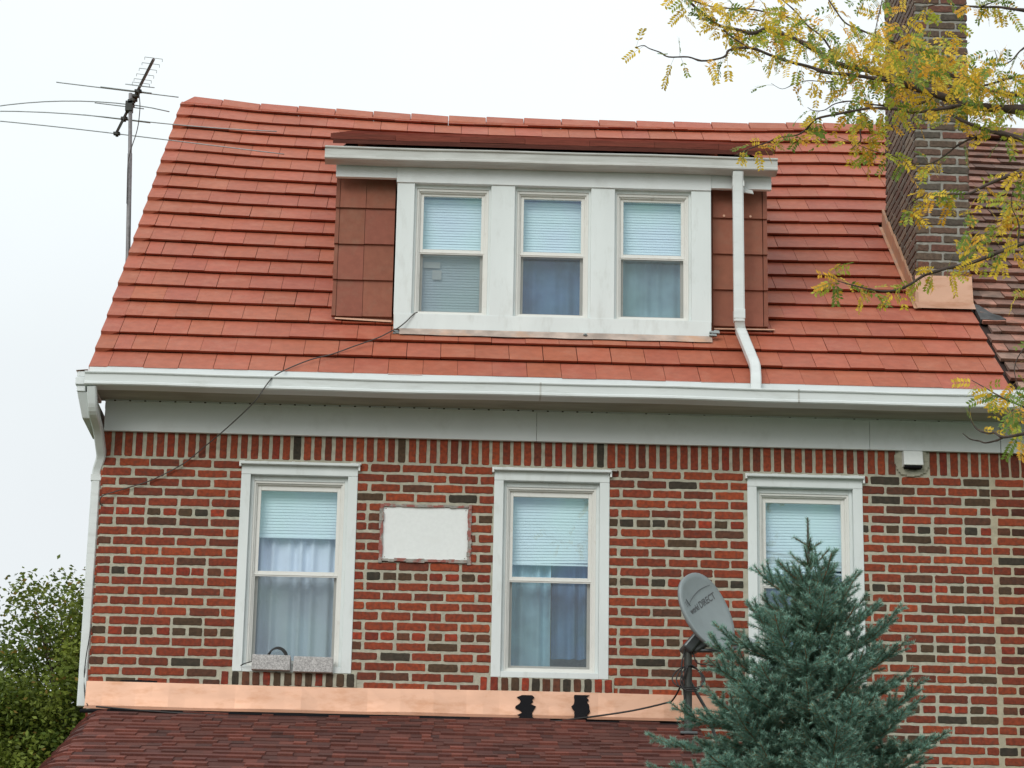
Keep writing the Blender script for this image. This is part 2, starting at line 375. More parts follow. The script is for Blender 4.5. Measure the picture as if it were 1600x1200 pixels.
# side and rear walls
mb = MB()
mb.add([(XL,.0045,ZBOT),(XL,8.4,ZBOT),(XL,8.4,4.55),(XL,4.1,8.3),(XL,-.0,4.80),(XL,.0045,4.55)], [(0,5,4,3,2,1)])
mb.add([(XL,8.4,ZBOT),(XR,8.4,ZBOT),(XR,8.4,4.7),(XL,8.4,4.7)], [(0,3,2,1)])
sw = mb.build('side_wall', m_mortar, house)
mb = MB()
def sideT(x, y, z): return (XL+y-.004, -x, z)
sT = lambda x, y, z: (XL+y-.0045, -x, z)
wall_rows(mb, -8.39, -.002, 4.48, GROUND+.05, [], -.1, BRICKS, T=sT)
zz, kk = 4.48+.0678, 0
while zz < 8.15:
    ya, yb = max(0, (zz-4.74)/.85), 8.4-(zz-4.55)/.873
    wall_rows(mb, -yb, -ya-.002, zz, zz-.05, [], -.1+.1063*(kk % 2), BRICKS, T=sT, first=1); zz += .0678; kk += 1
mb.build('brick_face', m_brick, sw)

# windows -------------------------------------------------------------------------------------------------
def frame_ring(mb, x0, x1, z0, z1, w, y0, y1, wb=None, wt=None):
    wb = w if wb is None else wb; wt = w if wt is None else wt
    mb.box(x0, x0+w, y0, y1, z0, z1); mb.box(x1-w, x1, y0, y1, z0, z1)
    mb.box(x0+w, x1-w, y0+.0006, y1-.0006, z0, z0+wb); mb.box(x0+w, x1-w, y0+.0006, y1-.0006, z1-wt, z1)
def blind(parent, x0, x1, z0, z1, y, pitch=.021, m=None, slope=0):
    mb = MB(); z = z1
    mb.box(x0, x1, y-.012, y+.012, z1-.02, z1+.01)
    while z-pitch > z0:
        t = random.uniform(-.0007, .0007); dz = slope*(1-(z-z0)/(z1-z0))
        mb.hexa([(x0,y-.0028+t,z-pitch-.001),(x1,y-.0028+t,z-pitch-.001+dz),(x1,y-.0020+t,z-pitch-.001+dz),(x0,y-.0020+t,z-pitch-.001),
                 (x0,y+.0020+t,z),(x1,y+.0020+t,z+dz),(x1,y+.0028+t,z+dz),(x0,y+.0028+t,z)])
        z -= pitch
    mb.box(x0, x1, y-.01, y+.01, z-.012, z)
    return mb.build('blind', m or m_blind, parent)
def curtain(parent, x0, x1, z0, z1, y, m, folds=9, amp=.018, seed=0):
    rr = random.Random(seed); n = 60; V = []; F = []
    ph = [rr.uniform(0, 6) for _ in range(3)]
    for j in range(9):
        for i in range(n+1):
            u = i/n; g = 1+.25*math.sin(j*.6+ph[0])
            yy = y+amp*g*(math.sin(u*folds*6.28+ph[1]+.25*math.sin(j*.5))+.5*math.sin(u*folds*2.7*6.28/2+ph[2]))
            V.append((x0+(x1-x0)*u, yy, z0+(z1-z0)*j/8))
    for j in range(8):
        for i in range(n): a = j*(n+1)+i; F.append((a, a+1, a+n+2, a+n+1))
    mb = MB(); mb.add(V, F); return mb.build('curtain', m, parent, smooth=True)

def sash_window(x0, x1, z0, z1, y, zm0, zm1, gz1, gz0, spec):
    """vinyl double hung unit filling x0..x1, z0..z1; y = face of the vinyl frame"""
    w = MB()
    frame_ring(w, x0, x1, z0, z1, .016, y, y+.10, wb=.022, wt=.02)
    frame_ring(w, x0+.012, x1-.012, z0+.018, z1-.016, .013, y+.012, y+.09, wb=.012, wt=.012)
    frame_ring(w, x0+.022, x1-.022, z0+.028, z1-.026, .006, y+.024, y+.085)
    win = w.build('window', m_vinyl, house, bevel=.002, seg=1)
    xi0, xi1 = x0+.027, x1-.027
    s = MB(); ys = y+.030                 # upper sash outside
    frame_ring(s, xi0, xi1, zm0, z1-.026, .024, ys, ys+.028, wb=.030, wt=max(.012, z1-.026-gz1))
    s.box(xi0, xi1, ys-.007, ys, zm0, zm0+.010)
    s.build('sash', m_vinyl, win, bevel=.002, seg=1)
    g = MB(); g.add([(xi0+.02,ys+.012,zm0+.02),(xi1-.02,ys+.012,zm0+.02),(xi1-.02,ys+.012,gz1+.004),(xi0+.02,ys+.012,gz1+.004)],[(0,1,2,3)]); g.build('pane', m_glass, win)
    s = MB(); yl = y+.064                  # lower sash inside
    frame_ring(s, xi0, xi1, z0+.026, zm1, .026, yl, yl+.028, wb=max(.014, gz0-z0-.026), wt=.034)
    s.build('sash', m_vinyl, win, bevel=.002, seg=1)
    g = MB(); g.add([(xi0+.022,yl+.012,gz0-.006),(xi1-.022,yl+.012,gz0-.006),(xi1-.022,yl+.012,zm1-.02),(xi0+.022,yl+.012,zm1-.02)],[(0,1,2,3)]); g.build('pane', m_glass, win)
    g = MB(); g.add([(xi0,ys+.001,z0+.026),(xi1,ys+.001,z0+.026),(xi1,ys+.001,zm0+.001),(xi0,ys+.001,zm0+.001)],[(0,1,2,3)]); g.build('insect_screen', m_screen, win)
    s = MB(); frame_ring(s, xi0, xi1, z0+.026, zm0, .007, ys-.003, ys+.006); s.build('screen_frame', m_vinyl, win)
    for fn in spec: fn(win, xi0+.012, xi1-.012, y+.118)
    return win
WIN_SPECS = [
    [lambda w, a, b, y: blind(w, a, b, 3.675, 3.99, y, slope=.004), lambda w, a, b, y: curtain(w, a, b, 2.76, 3.99, y+.06, m_curtain, 6, seed=3)],
    [lambda w, a, b, y: blind(w, a, b, 3.52, 3.99, y, slope=.012), lambda w, a, b, y: curtain(w, a, a+.28, 2.76, 3.99, y+.07, m_gcurtain, 3, .02, 5),
     lambda w, a, b, y: curtain(w, a+.29, b, 2.9, 3.99, y+.13, m_bcurtain, 3, .014, 8)],
    [lambda w, a, b, y: blind(w, a, b, 3.50, 3.99, y, slope=.02), lambda w, a, b, y: curtain(w, a, b, 2.76, 3.99, y+.09, m_bcurtain, 5, seed=11)],
]
WLAB = ['left white window with two granite blocks on its sill', 'middle white window right of the blank panel', 'white window partly hidden behind the blue spruce']
for i, (a, b_) in enumerate(WINX):
    win = sash_window(a+.083, b_-.087, 2.762, 4.035, .045, 3.386, 3.424, 3.972, 2.818, WIN_SPECS[i])
    win['label'] = WLAB[i]
    c = MB()
    c.box(a, a+.064, -.006, .11, WZ0, 4.064); c.box(b_-.066, b_, -.006, .11, WZ0, 4.064)     # side casings
    c.box(a, b_, -.008, .11, 4.0642, 4.128)                                                   # head board
    c.box(a+.064, a+.086, .036, .12, WZ0+.04, 4.064); c.box(b_-.088, b_-.066, .036, .12, WZ0+.04, 4.064)
    c.box(a+.086, b_-.088, .038, .12, 4.030, 4.064)
    c.hexa([(a+.064,-.002,WZ0),(b_-.066,-.002,WZ0),(b_-.066,.12,WZ0),(a+.064,.12,WZ0),
            (a+.064,-.002,WZ0+.040),(b_-.066,-.002,WZ0+.040),(b_-.066,.12,WZ0+.056),(a+.064,.12,WZ0+.056)])
    c.build('window_casing', m_trim, win, bevel=.003)
    h = MB(); h.box(a-.006, b_+.006, -.046, .02, 4.128, 4.146)
    h.build('head_flashing', m_trim, win, bevel=.002)
    k = MB(); x = a-.014                                                                       # ragged caulk bead
    while x < b_+.012:
        w = random.uniform(.02, .05); z = 4.146+random.uniform(.004, .013)
        k.hexa([(x,-.03,4.144),(x+w,-.03,4.144),(x+w,.01,4.144),(x,.01,4.144),(x,-.006,z),(x+w,-.006,z+random.uniform(-.003,.003)),(x+w,.01,z),(x,.01,z)])
        x += w
    k.box(a-.016, a-.002, -.03, .008, 4.115, 4.150); k.box(b_+.002, b_+.014, -.03, .008, 4.10, 4.148)
    k.build('caulk', m_sheet, win)

# blank panel, wall vent ---------------------------------------------------------------------------------
a, b_, z0, z1 = PLATE
mb = MB(); mb.box(a+.012, b_-.012, .004, .02, z0+.02, z1-.006); pl = mb.build('cover_panel', m_sheet, house, bevel=.002)
for u, v in ((a+.03, z1-.022), (b_-.03, z1-.024), (a+.03, z0+.034), (b_-.032, z0+.036)):
    q_ = MB(); q_.tube([(u, .0015, v), (u, .006, v)], .0035, 8); q_.build('screw', m_caulk, pl)
mb = MB()
for (u0, u1, v0, v1, y) in [(a-.010, a+.014, z0-.008, z1+.008, -.010), (b_-.016, b_+.010, z0-.010, z1+.012, -.009), (a+.014, b_-.016, z0+.001, z0+.022, -.013), (a+.014, b_-.016, z1-.008, z1+.008, -.008)]:
    n = 14; hor = (u1-u0) > (v1-v0)
    for i in range(n):
        j = lambda: random.uniform(-.004, .004)
        if hor: p, q = u0+(u1-u0)*i/n, u0+(u1-u0)*(i+1)/n; c = (p, q, v0+j(), v1+j())
        else: p, q = v0+(v1-v0)*i/n, v0+(v1-v0)*(i+1)/n; c = (u0+j(), u1+j(), p, q)
        mb.box(c[0], c[1], y+random.uniform(-.003, .003), .02, c[2], c[3])
mb.build('panel_frame', m_caulk, pl)
mb = MB(); a, b_, z0, z1 = VENT
mb.hexa([(a+.004,-.075,z0+.028),(b_-.004,-.075,z0+.028),(b_,.01,z0+.02),(a,.01,z0+.02),(a+.006,-.060,z1-.006),(b_-.006,-.060,z1-.006),(b_,.01,z1),(a,.01,z1)])
vt = mb.build('wall_vent', m_sheet, house, bevel=.006)
mb = MB(); mb.box(a+.012, b_-.012, -.066, .0, z0+.012, z0+.030); mb.build('vent_mouth', m_tar, vt)
mb = MB()
for i in range(26):
    th = i/26*6.283; cx, cz = (a+b_)/2+math.cos(th)*.092, (z0+z1)/2+math.sin(th)*.088
    w = random.uniform(.020, .032); mb.box(cx-w, cx+w, -.006-random.random()*.006, .006, cz-w*.8, cz+w*.8)
mb.build('mortar_patch', m_mortar, vt, bevel=.006)

# eave: frieze, soffit, gutter ---------------------------------------------------------------------------
FZ0, FZ1 = 4.337, 4.552
mb = MB()
xs = [XL+.0, .62, 2.9, 3.80]
for p, q in zip(xs, xs[1:]): mb.box(p+.0012, q-.0012, -.032, -.004, FZ0, FZ1-.004)
fb = mb.build('frieze_board', m_frieze, house, bevel=.0015)
mb = MB(); mb.box(XL-.03, 3.80, -.335, -.004, FZ1, FZ1+.016)
sf = mb.build('soffit', m_soffit, house)
mb = MB(); mb.box(XL-.0, 3.80, -.046, -.032, FZ1-.014, FZ1, None); mb.build('soffit_channel', m_frieze, sf)
mb = MB(); x = XL+.06; rib = [(XL+.02, .0006)]
while x < 3.7:
    h = .0042 if x < 1.0 else random.choice([.003, .0022, .001]); rib += [(x-.0005, .0005), (x, h), (x+.013, h), (x+.0135, .0005)]
    x += (.1015 if x < 1 else .14)+random.uniform(-.002, .002)*(1 if x < 1 else 25)
zc_ = FZ1-.0065
mb.add([(u, -.0472, zc_-h) for u, h in rib]+[(u, -.0472, zc_+h) for u, h in rib], [(i, i+1, len(rib)+i+1, len(rib)+i) for i in range(len(rib)-1)])
mb.build('vent_strip', m_deck, sf)
mb = MB(); mb.box(XL-.08, 3.80, -.335, -.312, FZ1+.016, 4.70); mb.build('fascia', m_frieze, house)
GP = [(-.125,0),(-.128,-.006),(-.125,-.013),(-.114,-.016),(-.112,-.066),(-.120,-.074),(-.1205,-.086),(-.112,-.093),(0,-.096),(0,0),(-.008,0),(-.008,-.088),(-.100,-.086),(-.107,-.062),(-.108,-.014),(-.117,0)]
def gutter(x0, x1, y, z, seg, wob, parent, m=None):
    mb = MB(); ph = random.uniform(0, 6)
    mb.prism_x([(y+p[0], z+p[1]) for p in GP], x0, x1, seg, lambda x: wob*math.sin(x*1.9+ph)+.0015*math.sin(x*5.3))
    for x in (x0, x1-.004): mb.add([(x, y-.117, z-.002), (x, y, z-.002), (x, y, z-.093), (x, y-.108, z-.088)], [(0,1,2,3)]); 
    return mb.build('gutter', m or m_gutter, parent)
g = gutter(-2.405, 3.80, -.335, 4.629, 30, .003, house); g['label'] = 'long white gutter under the main roof tiles'
mb = MB()
# boxed gable return at the left corner, with its mouldings, and the rake board up the gable
mb.hexa([(-2.425,-.30,4.345),(-2.345,-.30,4.345),(-2.345,.25,4.345),(-2.425,.25,4.345),(-2.455,-.40,4.50),(-2.345,-.40,4.50),(-2.345,.25,4.50),(-2.455,.25,4.50)])
mb.box(-2.468, -2.407, -.425, .25, 4.545, 4.60); mb.box(-2.458, -2.40, -.41, .25, 4.502, 4.543)
mb.box(-2.46, -2.38, -.418, .25, 4.601, 4.640)
rk = mb.build('rake_board', m_frieze, house, bevel=.006)
mb = MB()
for h0, h1, xa, xb in ((-.14, -.045, -2.375, -2.345), (-.045, -.03, -2.385, -2.31)):
    A, B = rp(-2.40, .05), rp(-2.40, 5.75)
    nrm = Vector((0, -math.sin(SL), math.cos(SL)))
    p = [A+nrm*h0, B+nrm*h0, A+nrm*h1, B+nrm*h1]
    mb.hexa([(xa,p[0].y,p[0].z),(xb,p[0].y,p[0].z),(xb,p[1].y,p[1].z),(xa,p[1].y,p[1].z),(xa,p[2].y,p[2].z),(xb,p[2].y,p[2].z),(xb,p[3].y,p[3].z),(xa,p[3].y,p[3].z)])
mb.build('rake_board', m_frieze, house)
mb = MB(); mb.add([(-2.468,-.43,4.642),(-2.39,-.43,4.650),(-2.39,.2,4.655),(-2.468,.2,4.642)], [(0,1,2,3)]); mb.build('flashing', m_copper, house)

for sx in (.62, 2.35):
    mb = MB(); mb.prism_x([(-.335+p[0]*1.012-.001, 4.629+p[1]*1.012+.0005) for p in GP], sx, sx+.012); mb.build('gutter_seam', m_gutter2, g)
mb = MB()
for i in range(60):
    u = -2.09+i*.0037; w = random.uniform(.005, .016); h = random.uniform(.002, .010)*math.exp(-abs(u+1.98)*4)
    mb.box(u-w, u+w, -.0035-random.random()*.002, .004, 2.625, 2.634+h*1.6)
mb.build('tar_smudge', m_tar, wall_m)

# roof tiles ---------------------------------------------------------------------------------------------
TW = .2343
DX0, DX1 = -.825, 2.268               # dormer width
DY = .385
def tile(mb, xa, xb, d, E, col, H=.0, th=.032, lift=0, left=0):
    g = random.choice([.0008, .0012, .0018, .0026]); xa += g; xb -= g
    d0 = d; d1 = d+E*1.04; tw = random.uniform(-.0012, .0012); t2 = random.uniform(-.0012, .0012)
    A = [rp(xa, d0+.026, -th+lift), rp(xb, d0+.026, -th+lift), rp(xb, d1, -.034), rp(xa, d1, -.034),
         rp(xa, d0, lift+tw), rp(xb, d0, lift+t2), rp(xb, d1, -.0265), rp(xa, d1, -.0265)]
    if left: A[0] = rp(xa, d0, -.05); A[3] = rp(xa, d1, -.06)
    mb.hexa(A, col)
def tcol(): k = random.uniform(.92, 1.06); return (k*random.uniform(.98, 1.02), k*random.uniform(.95, 1.05), k*random.uniform(.94, 1.06))
mb = MB(); deck = MB()
nrow = 20
for i in range(nrow):
    d = i*EXP; yrow = EY+d*math.cos(SL)
    E = EXP if i < 19 else .14
    x = -2.40; tiles = [(x, x+.128)]; x += .128
    if i % 2: tiles.append((x, x+TW/2)); x += TW/2
    while x < PARTY-.02:
        tiles.append((x, min(x+TW, PARTY))); x += TW
    liftrow = random.uniform(-.0015, .0015)
    for k, (xa, xb) in enumerate(tiles):
        if yrow > DY+.02 and yrow < 3.15 and xa > DX0+.02 and xb < DX1-.02: continue
        if yrow > DY+.02 and yrow < 3.1:
            if xa < DX0+.02 < xb < DX1: xb = DX0+.02
            elif xb > DX1-.02 > xa > DX0: xa = DX1-.02
        if yrow > .80 and yrow < 2.05:                    # cut round the chimney
            if xa > 3.40: continue
            xb = min(xb, 3.40)
        if xb-xa < .012: continue
        lf = liftrow+random.choice([0, 0, 0, .001, .002, -.001])
        if i >= 16 and random.random() < .2: lf += .003
        lf += .0022*math.sin(xa*2.7+i*1.9)+.0012*math.sin(xa*7+i)
        tile(mb, xa, xb, d+random.uniform(-.0025, .0025), E, tcol(), lift=lf, left=(k == 0))
rt = mb.build('roof', m_tile, house)
N = 26
xs_ = list(np.linspace(-2.395, PARTY, N+1))
for p, q in zip(xs_, xs_[1:]):
    for d0, d1 in ((0, .8), (.8, 3.0), (3.0, 5.69)):
        if d0 >= .8 and d1 < 5 and p > DX0+.1 and q < DX1-.1: continue
        deck.add([rp(p, d0+.01, -.045), rp(q, d0+.01, -.045), rp(q, d1, -.045), rp(p, d1, -.045)], [(0, 1, 2, 3)])
deck.add([(-2.39, 4.2, 8.30), (3.84, 4.2, 8.22), (3.84, 8.6, 4.6), (-2.39, 8.6, 4.6)], [(0, 1, 2, 3)])
deck.build('roof_underlay', m_deck, rt)
# ridge caps
mb = MB(); x = -2.375; L_ = .333; first = True
while x < PARTY:
    x1 = min(x+L_, PARTY); g = .0025
    def ap(xx): return EZ + (4.17-EY)*TS*1.0 + sag(xx)
    za, zb = ap(x)-.026+.008, ap(x1)-.026
    ya = 4.17; prof = lambda zz, dd: [(ya-.165, zz-.150+dd), (ya-.160, zz-.112+dd), (ya, zz+.006+dd), (ya+.165, zz-.10+dd), (ya+.16, zz-.13+dd), (ya, zz-.03+dd)]
    pa, pb = prof(za, .0), prof(zb, .0)
    xa = x+g; ch = .075 if first else 0
    vs = [(xa+(ch if 1 < j < 3 or j == 5 else 0), *p) for j, p in enumerate(pa)] + [(x1-g, *p) for p in pb]
    n = 6; fs = [(j, (j+1) % n, n+(j+1) % n, n+j) for j in range(n)] + [tuple(range(n))[::-1], tuple(range(n, 2*n))]
    mb.add(vs, fs, tcol()); x = x1; first = False
mb.build('ridge_cap', m_tile, rt, bevel=.006)

# dormer -------------------------------------------------------------------------------------------------
T = .24
mb = MB()
OP = [(-.262, .283), (.452, .995), (1.164, 1.709)]
ZF = 6.286
posts = [(-.386, -.262), (.283, .452), (.995, 1.164), (1.709, 1.850)]
for a, b_ in posts: mb.box(a, b_, T, .42, 5.30, ZF)
mb.box(-.383, 1.848, T-.002, .42, 5.196, 5.312)
dm = mb.build('dormer', m_trim, house, bevel=.003)
mb = MB(); mb.box(-.392, 1.850, T-.012, .42, ZF, 6.51); mb.box(-.825, -.393, T-.004, .275, 6.318, 6.51); mb.box(1.851, 2.283, T-.004, .275, 6.308, 6.51)
mb.build('frieze_board', m_frieze, dm, bevel=.002)
mb = MB(); mb.box(-.86, 2.30, .16, .42, 6.51, 6.522); mb.build('soffit', m_soffit, dm)
mb = MB()
for a, b_ in OP:
    mb.box(a, a+.016, .275, .40, 5.312, ZF); mb.box(b_-.016, b_, .275, .40, 5.312, ZF); mb.box(a+.016, b_-.016, .276, .40, 6.262, ZF)
mb.build('window_casing', m_trim, dm)
DSPEC = [
    [lambda w, a, b, y: blind(w, a, b, 5.39, 6.21, y, .020), lambda w, a, b, y: [MB.box(q, a+.10, a+.17, y-.018, y-.016, 5.63, 5.71) or MB.box(q, a+.04, a+.16, y-.018, y-.016, 5.725, 5.775) for q in [MB()]] and None],
    [lambda w, a, b, y: blind(w, a, b, 5.80, 6.21, y, .020), lambda w, a, b, y: curtain(w, a-.01, b+.01, 5.36, 6.2, y+.045, m_bcurtain, 4, .008, 21)],
    [lambda w, a, b, y: blind(w, a, b, 5.80, 6.21, y, .020), lambda w, a, b, y: curtain(w, a-.01, b+.01, 5.36, 6.2, y+.045, m_gcurtain, 5, .008, 33)],
]
DL = ['left dormer window with a small paper note in its lower pane', 'middle dormer window with a dark blue lower pane', 'right dormer window nearest the dormer downspout']
def note(w, a, y):
    q = MB(); q.box(a+.085, a+.150, y-.0165, y-.0155, 5.615, 5.685); q.box(a+.02, a+.14, y-.0165, y-.0155, 5.70, 5.745); q.build('paper_note', m_paper, w)
DSPEC[0][1] = lambda w, a, b, y: note(w, a, y)
for i, (a, b_) in enumerate(OP):
    win = sash_window(a+.016, b_-.016, 5.316, 6.262, .285, 5.787, 5.822, 6.216, 5.366, DSPEC[i])
    win['label'] = DL[i]
# tiled side panels and cheeks
def wtile(mb, xa, xb, zb, zt, y, col):
    mb.hexa([(xa,y-.020,zb),(xb,y-.020,zb),(xb,y+.01,zb),(xa,y+.01,zb),(xa,y-.001,zt),(xb,y-.001,zt),(xb,y+.01,zt),(xa,y+.01,zt)], col)
rows = [5.319, 5.590, 5.858, 6.129, 6.42]
for (xa, xm, xb, e0, e1) in ((-.795, -.611, -.40, -.826, -.797), (1.874, 2.07, 2.232, 2.234, 2.266)):
    mb = MB()
    for j in range(4):
        zb, zt = rows[j], rows[j+1]+.003; ox = random.uniform(-.003, .003)
        for u, v in ((xa, xm+ox), (xm+ox, xb)):
            k = random.uniform(.92, 1.08); wtile(mb, u+.0014, v-.0014, zb+random.uniform(-.002, .002), zt, .375, (k, k*random.uniform(.95, 1.05), k))
        k = random.uniform(.8, .95); mb.hexa([(e0,.350,zb),(e1,.352,zb),(e1,.40,zb),(e0,.40,zb),(e0+.004,.368,zt),(e1,.370,zt),(e1,.40,zt),(e0+.004,.40,zt)], (k, k, k))
    cl_ = mb.build('tile_cladding', m_wtile, dm)
    if xa > 0:
        for u in (1.955, 2.145):
            nb_ = MB(); nb_.tube([(u, .349, 6.143), (u, .360, 6.143)], .009, 8); nb_.build('copper_nail', m_copper, cl_)
for x, u, v in ((-.80, -.80, -.40), (2.25, 1.86, 2.25)):
    mb = MB()
    mb.add([(x, .385, 5.25), (x, 3.6, 8.0), (x, 3.6, 7.96), (x, .385, 6.60)], [(0, 1, 2, 3)])
    mb.add([(u, .386, 5.2), (v, .386, 5.2), (v, .386, 6.5), (u, .386, 6.5)], [(0, 1, 2, 3)])
    mb.build('cheek', m_wtile, dm)
# dormer roof: low shed of dark tile
mb = MB(); DS = R(22.5); c_, s_ = math.cos(DS), math.sin(DS)
def dp(x, d, h): return (x, .110+d*c_-h*s_, 6.553+d*s_+h*c_+.35*sag(x)*min(1, d/3.9)+ (.0 if x > -.5 else 0))
for i in range(14):
    d = i*.29
    x = -.868 if i % 2 == 0 else -.868
    k0 = 0
    while x < 2.295:
        x1 = min(x+(.46 if (i % 2 == 0 or k0) else .23), 2.30); k0 = 1
        lf = random.uniform(0, .003); k = random.uniform(.8, 1.2)
        mb.hexa([dp(x+.001, d, lf-.0), dp(x1-.001, d, lf-.0), dp(x1-.001, d+.31, .0), dp(x+.001, d+.31, .0), dp(x+.001, d, .040+lf), dp(x1-.001, d, .040+lf), dp(x1-.001, d+.31, .016), dp(x+.001, d+.31, .016)], (k, k, k)); x = x1
# ridge-wise ribs are in the material; a solid deck closes it below
mb.hexa([dp(-.85, 0, -.03), dp(2.28, 0, -.03), dp(2.28, 4.3, -.03), dp(-.85, 4.3, -.03), dp(-.85, 0, -.001), dp(2.28, 0, -.001), dp(2.28, 4.3, -.001), dp(-.85, 4.3, -.001)], (.5, .5, .5))
mb.build('dormer_roof', m_dtile, dm)
g = gutter(-.904, 2.312, .222, 6.496, 14, .002, house, m_gutter2); g['label'] = 'short white gutter on the dormer'
# copper pans at the dormer foot
mb = MB()
n = 24
for i in range(n):
    x0 = -.34+(1.85+.34)*i/n; x1 = x0+(1.85+.34)/n; w = .004*math.sin(i*1.3)
    a0, a1 = rp(x0, .74, -.006), rp(x1, .74, -.006); e0, e1 = rp(x0, .690+w, .004), rp(x1, .690+.004*math.sin((i+1)*1.3), .004)
    mb.add([e0, e1, (x1, .235, 5.20), (x0, .235, 5.20)], [(0, 1, 2, 3)])
mb.build('flashing', m_copper3, dm)
mb = MB()
mb.hexa([(-.80,.34,5.290),(-.40,.34,5.275),(-.40,.39,5.29),(-.80,.39,5.30),(-.80,.345,5.302),(-.40,.345,5.288),(-.40,.39,5.31),(-.80,.39,5.31)])
mb.build('flashing', m_copper, dm); mb = MB()
mb.hexa([(1.88,.34,5.285),(2.31,.34,5.290),(2.31,.39,5.30),(1.88,.39,5.29),(1.88,.345,5.296),(2.31,.345,5.300),(2.31,.39,5.31),(1.88,.39,5.31)])
mb.build('flashing', m_copper, dm)
for cx, cy, cz, s in ((-.365, .215, 5.165, .020), (1.87, .22, 5.215, .026), (.96, .20, 5.178, .010)):
    mb = MB()
    for q in range(5):
        dx, dz = random.uniform(-s, s), random.uniform(-s*.6, s*.6); r = s*random.uniform(.5, .9)
        mb.hexa([(cx+dx-r,cy-.01,cz+dz-r*.5),(cx+dx+r,cy-.012,cz+dz-r*.6),(cx+dx+r,cy+.03,cz+dz-r*.5),(cx+dx-r,cy+.03,cz+dz-r*.5),(cx+dx-r*.7,cy,cz+dz+r*.6),(cx+dx+r*.8,cy,cz+dz+r*.5),(cx+dx+r,cy+.03,cz+dz+r*.5),(cx+dx-r,cy+.03,cz+dz+r*.5)])
    mb.build('lead_soaker', m_soil, dm, bevel=.004)

# downspouts ---------------------------------------------------------------------------------------------
def rounded(path, k=.35, n=4):
    pts = [Vector(p) for p in path]; out = [pts[0]]
    for a, b_, c in zip(pts, pts[1:], pts[2:]):
        l = min((b_-a).length, (c-b_).length)*k; p0 = b_+(a-b_).normalized()*l; p1 = b_+(c-b_).normalized()*l
        for i in range(n+1):
            t = i/n; out.append((1-t)**2*p0+2*t*(1-t)*b_+t*t*p1)
    return out+[pts[-1]]
mb = MB(); YD = .175
pt = [P(1153,266,-.02), P(1152.5,280,.08), P(1153,300,YD), P(1155,500,YD)]
mb.rtube(rounded([P(1153,268,.14), P(1152.7,284,.16), P(1153,310,YD), P(1155,503,YD)], .3), .075, .06)
ds = mb.build('downspout', m_gutter, house)
ds['label'] = 'white downspout running from the dormer gutter over the tiles'
def onroof(px, py, h=.05):
    d = ray(px, py); z0 = EZ+h/math.cos(SL)-.01; t = (z0+(-EY-DIST)*TS)/(d.z-d.y*TS); return Vector((d.x*t, d.y*t-DIST, d.z*t))
mb = MB()
mb.rtube(rounded([P(1155,499,YD), onroof(1157,516,.06), onroof(1180,572,.045), onroof(1181,590,.045), P(1181,612,-.40)], .3), .070, .055)
mb.build('elbow', m_gutter, ds)
mb = MB(); p = P(1153,289,YD); mb.box(p.x-.042, p.x+.042, YD-.036, YD+.036, p.z-.02, p.z+.022)
mb.hexa([(p.x+.04,.228,p.z-.035),(p.x+.12,.228,p.z-.045),(p.x+.12,.24,p.z-.045),(p.x+.04,.24,p.z-.035),(p.x+.04,.226,p.z-.005),(p.x+.11,.228,p.z-.015),(p.x+.11,.24,p.z-.015),(p.x+.04,.24,p.z)])
mb.build('bracket', m_gutter, ds, bevel=.003); mb = MB()
p = P(1155,497,YD); mb.box(p.x-.0395, p.x+.0395, YD-.033, YD+.033, p.z-.01, p.z+.06)
mb.build('bracket', m_gutter, ds, bevel=.003)
mb = MB()
path = [P(144,603,-.41), P(145,640,-.36), P(153,668,-.16)+Vector((0, 0, 0)), P(159,712,.0), P(157.5,735,.045), P(156,760,.05), P(147.5,930,.05), P(138.5,1104,.05)]
path[-3].x = path[-2].x = path[-1].x = path[-4].x = -2.352
mb.rtube(rounded(path, .3), .062, .066)
ds2 = mb.build('downspout', m_gutter, house); ds2['label'] = 'white downspout down the left corner of the house'
mb = MB(); z = P(155,745,.05).z; mb.box(-2.388, -2.316, .012, .088, z-.035, z+.01); mb.build('bracket', m_gutter, ds2, bevel=.003)

# chimney ------------------------------------------------------------------------------------------------
CX0, CX1, CY0, CY1 = 3.418, 3.822, .83, 2.07
def lean(x, y, z): return (x+(z-5.7)*.019, y, z)
CZ0, CZ1 = 5.35, 10.2
mb = MB(); e_ = .008
mb.hexa([lean(CX0+e_, CY0+e_, CZ0), lean(CX1-e_, CY0+e_, CZ0), lean(CX1-e_, CY1-e_, CZ0), lean(CX0+e_, CY1-e_, CZ0),
         lean(CX0+e_, CY0+e_, CZ1), lean(CX1-e_, CY0+e_, CZ1), lean(CX1-e_, CY1-e_, CZ1), lean(CX0+e_, CY1-e_, CZ1)])
ch = mb.build('chimney', m_cmortar, house)
mb = MB(); PZ = .0685; z = CZ1-.02; k = 0
while z > CZ0:
    def course(x0, x1, T, off, pal=CHIM):
        x = x0+off-.2127
        while x < x1:
            a, c = max(x+.009, x0), min(x+.2127-.009, x1)
            if c-a > .03: brick(mb, a, c, z-.049, z, pick(pal), T, wob=.003)
            x += .2127
    course(CX0, CX1, lambda x, y, zz: lean(x, CY0+y, zz), .105 if k % 2 else .2)
    course(CX0, CX1, lambda x, y, zz: lean(CX0+CX1-x, CY1-y, zz), .105 if k % 2 else .2)
    course(CY0, CY1, lambda x, y, zz: lean(CX0+y, CY0+CY1-x, zz), .2 if k % 2 else .09, SIDE)
    course(CY0, CY1, lambda x, y, zz: lean(CX1-y, x, zz), .2 if k % 2 else .09)
    z -= PZ; k += 1
mb.build('brick_face', m_brick, ch)
mb = MB(); mb.box(CX0-.02+.08, CX1+.05+.08, CY0-.05, CY1+.05, CZ1, CZ1+.09); mb.build('chimney_cap', m_conc, ch, bevel=.01)
mb = MB()
zr = rp(3.6, (CY0-EY)/math.cos(SL)).z
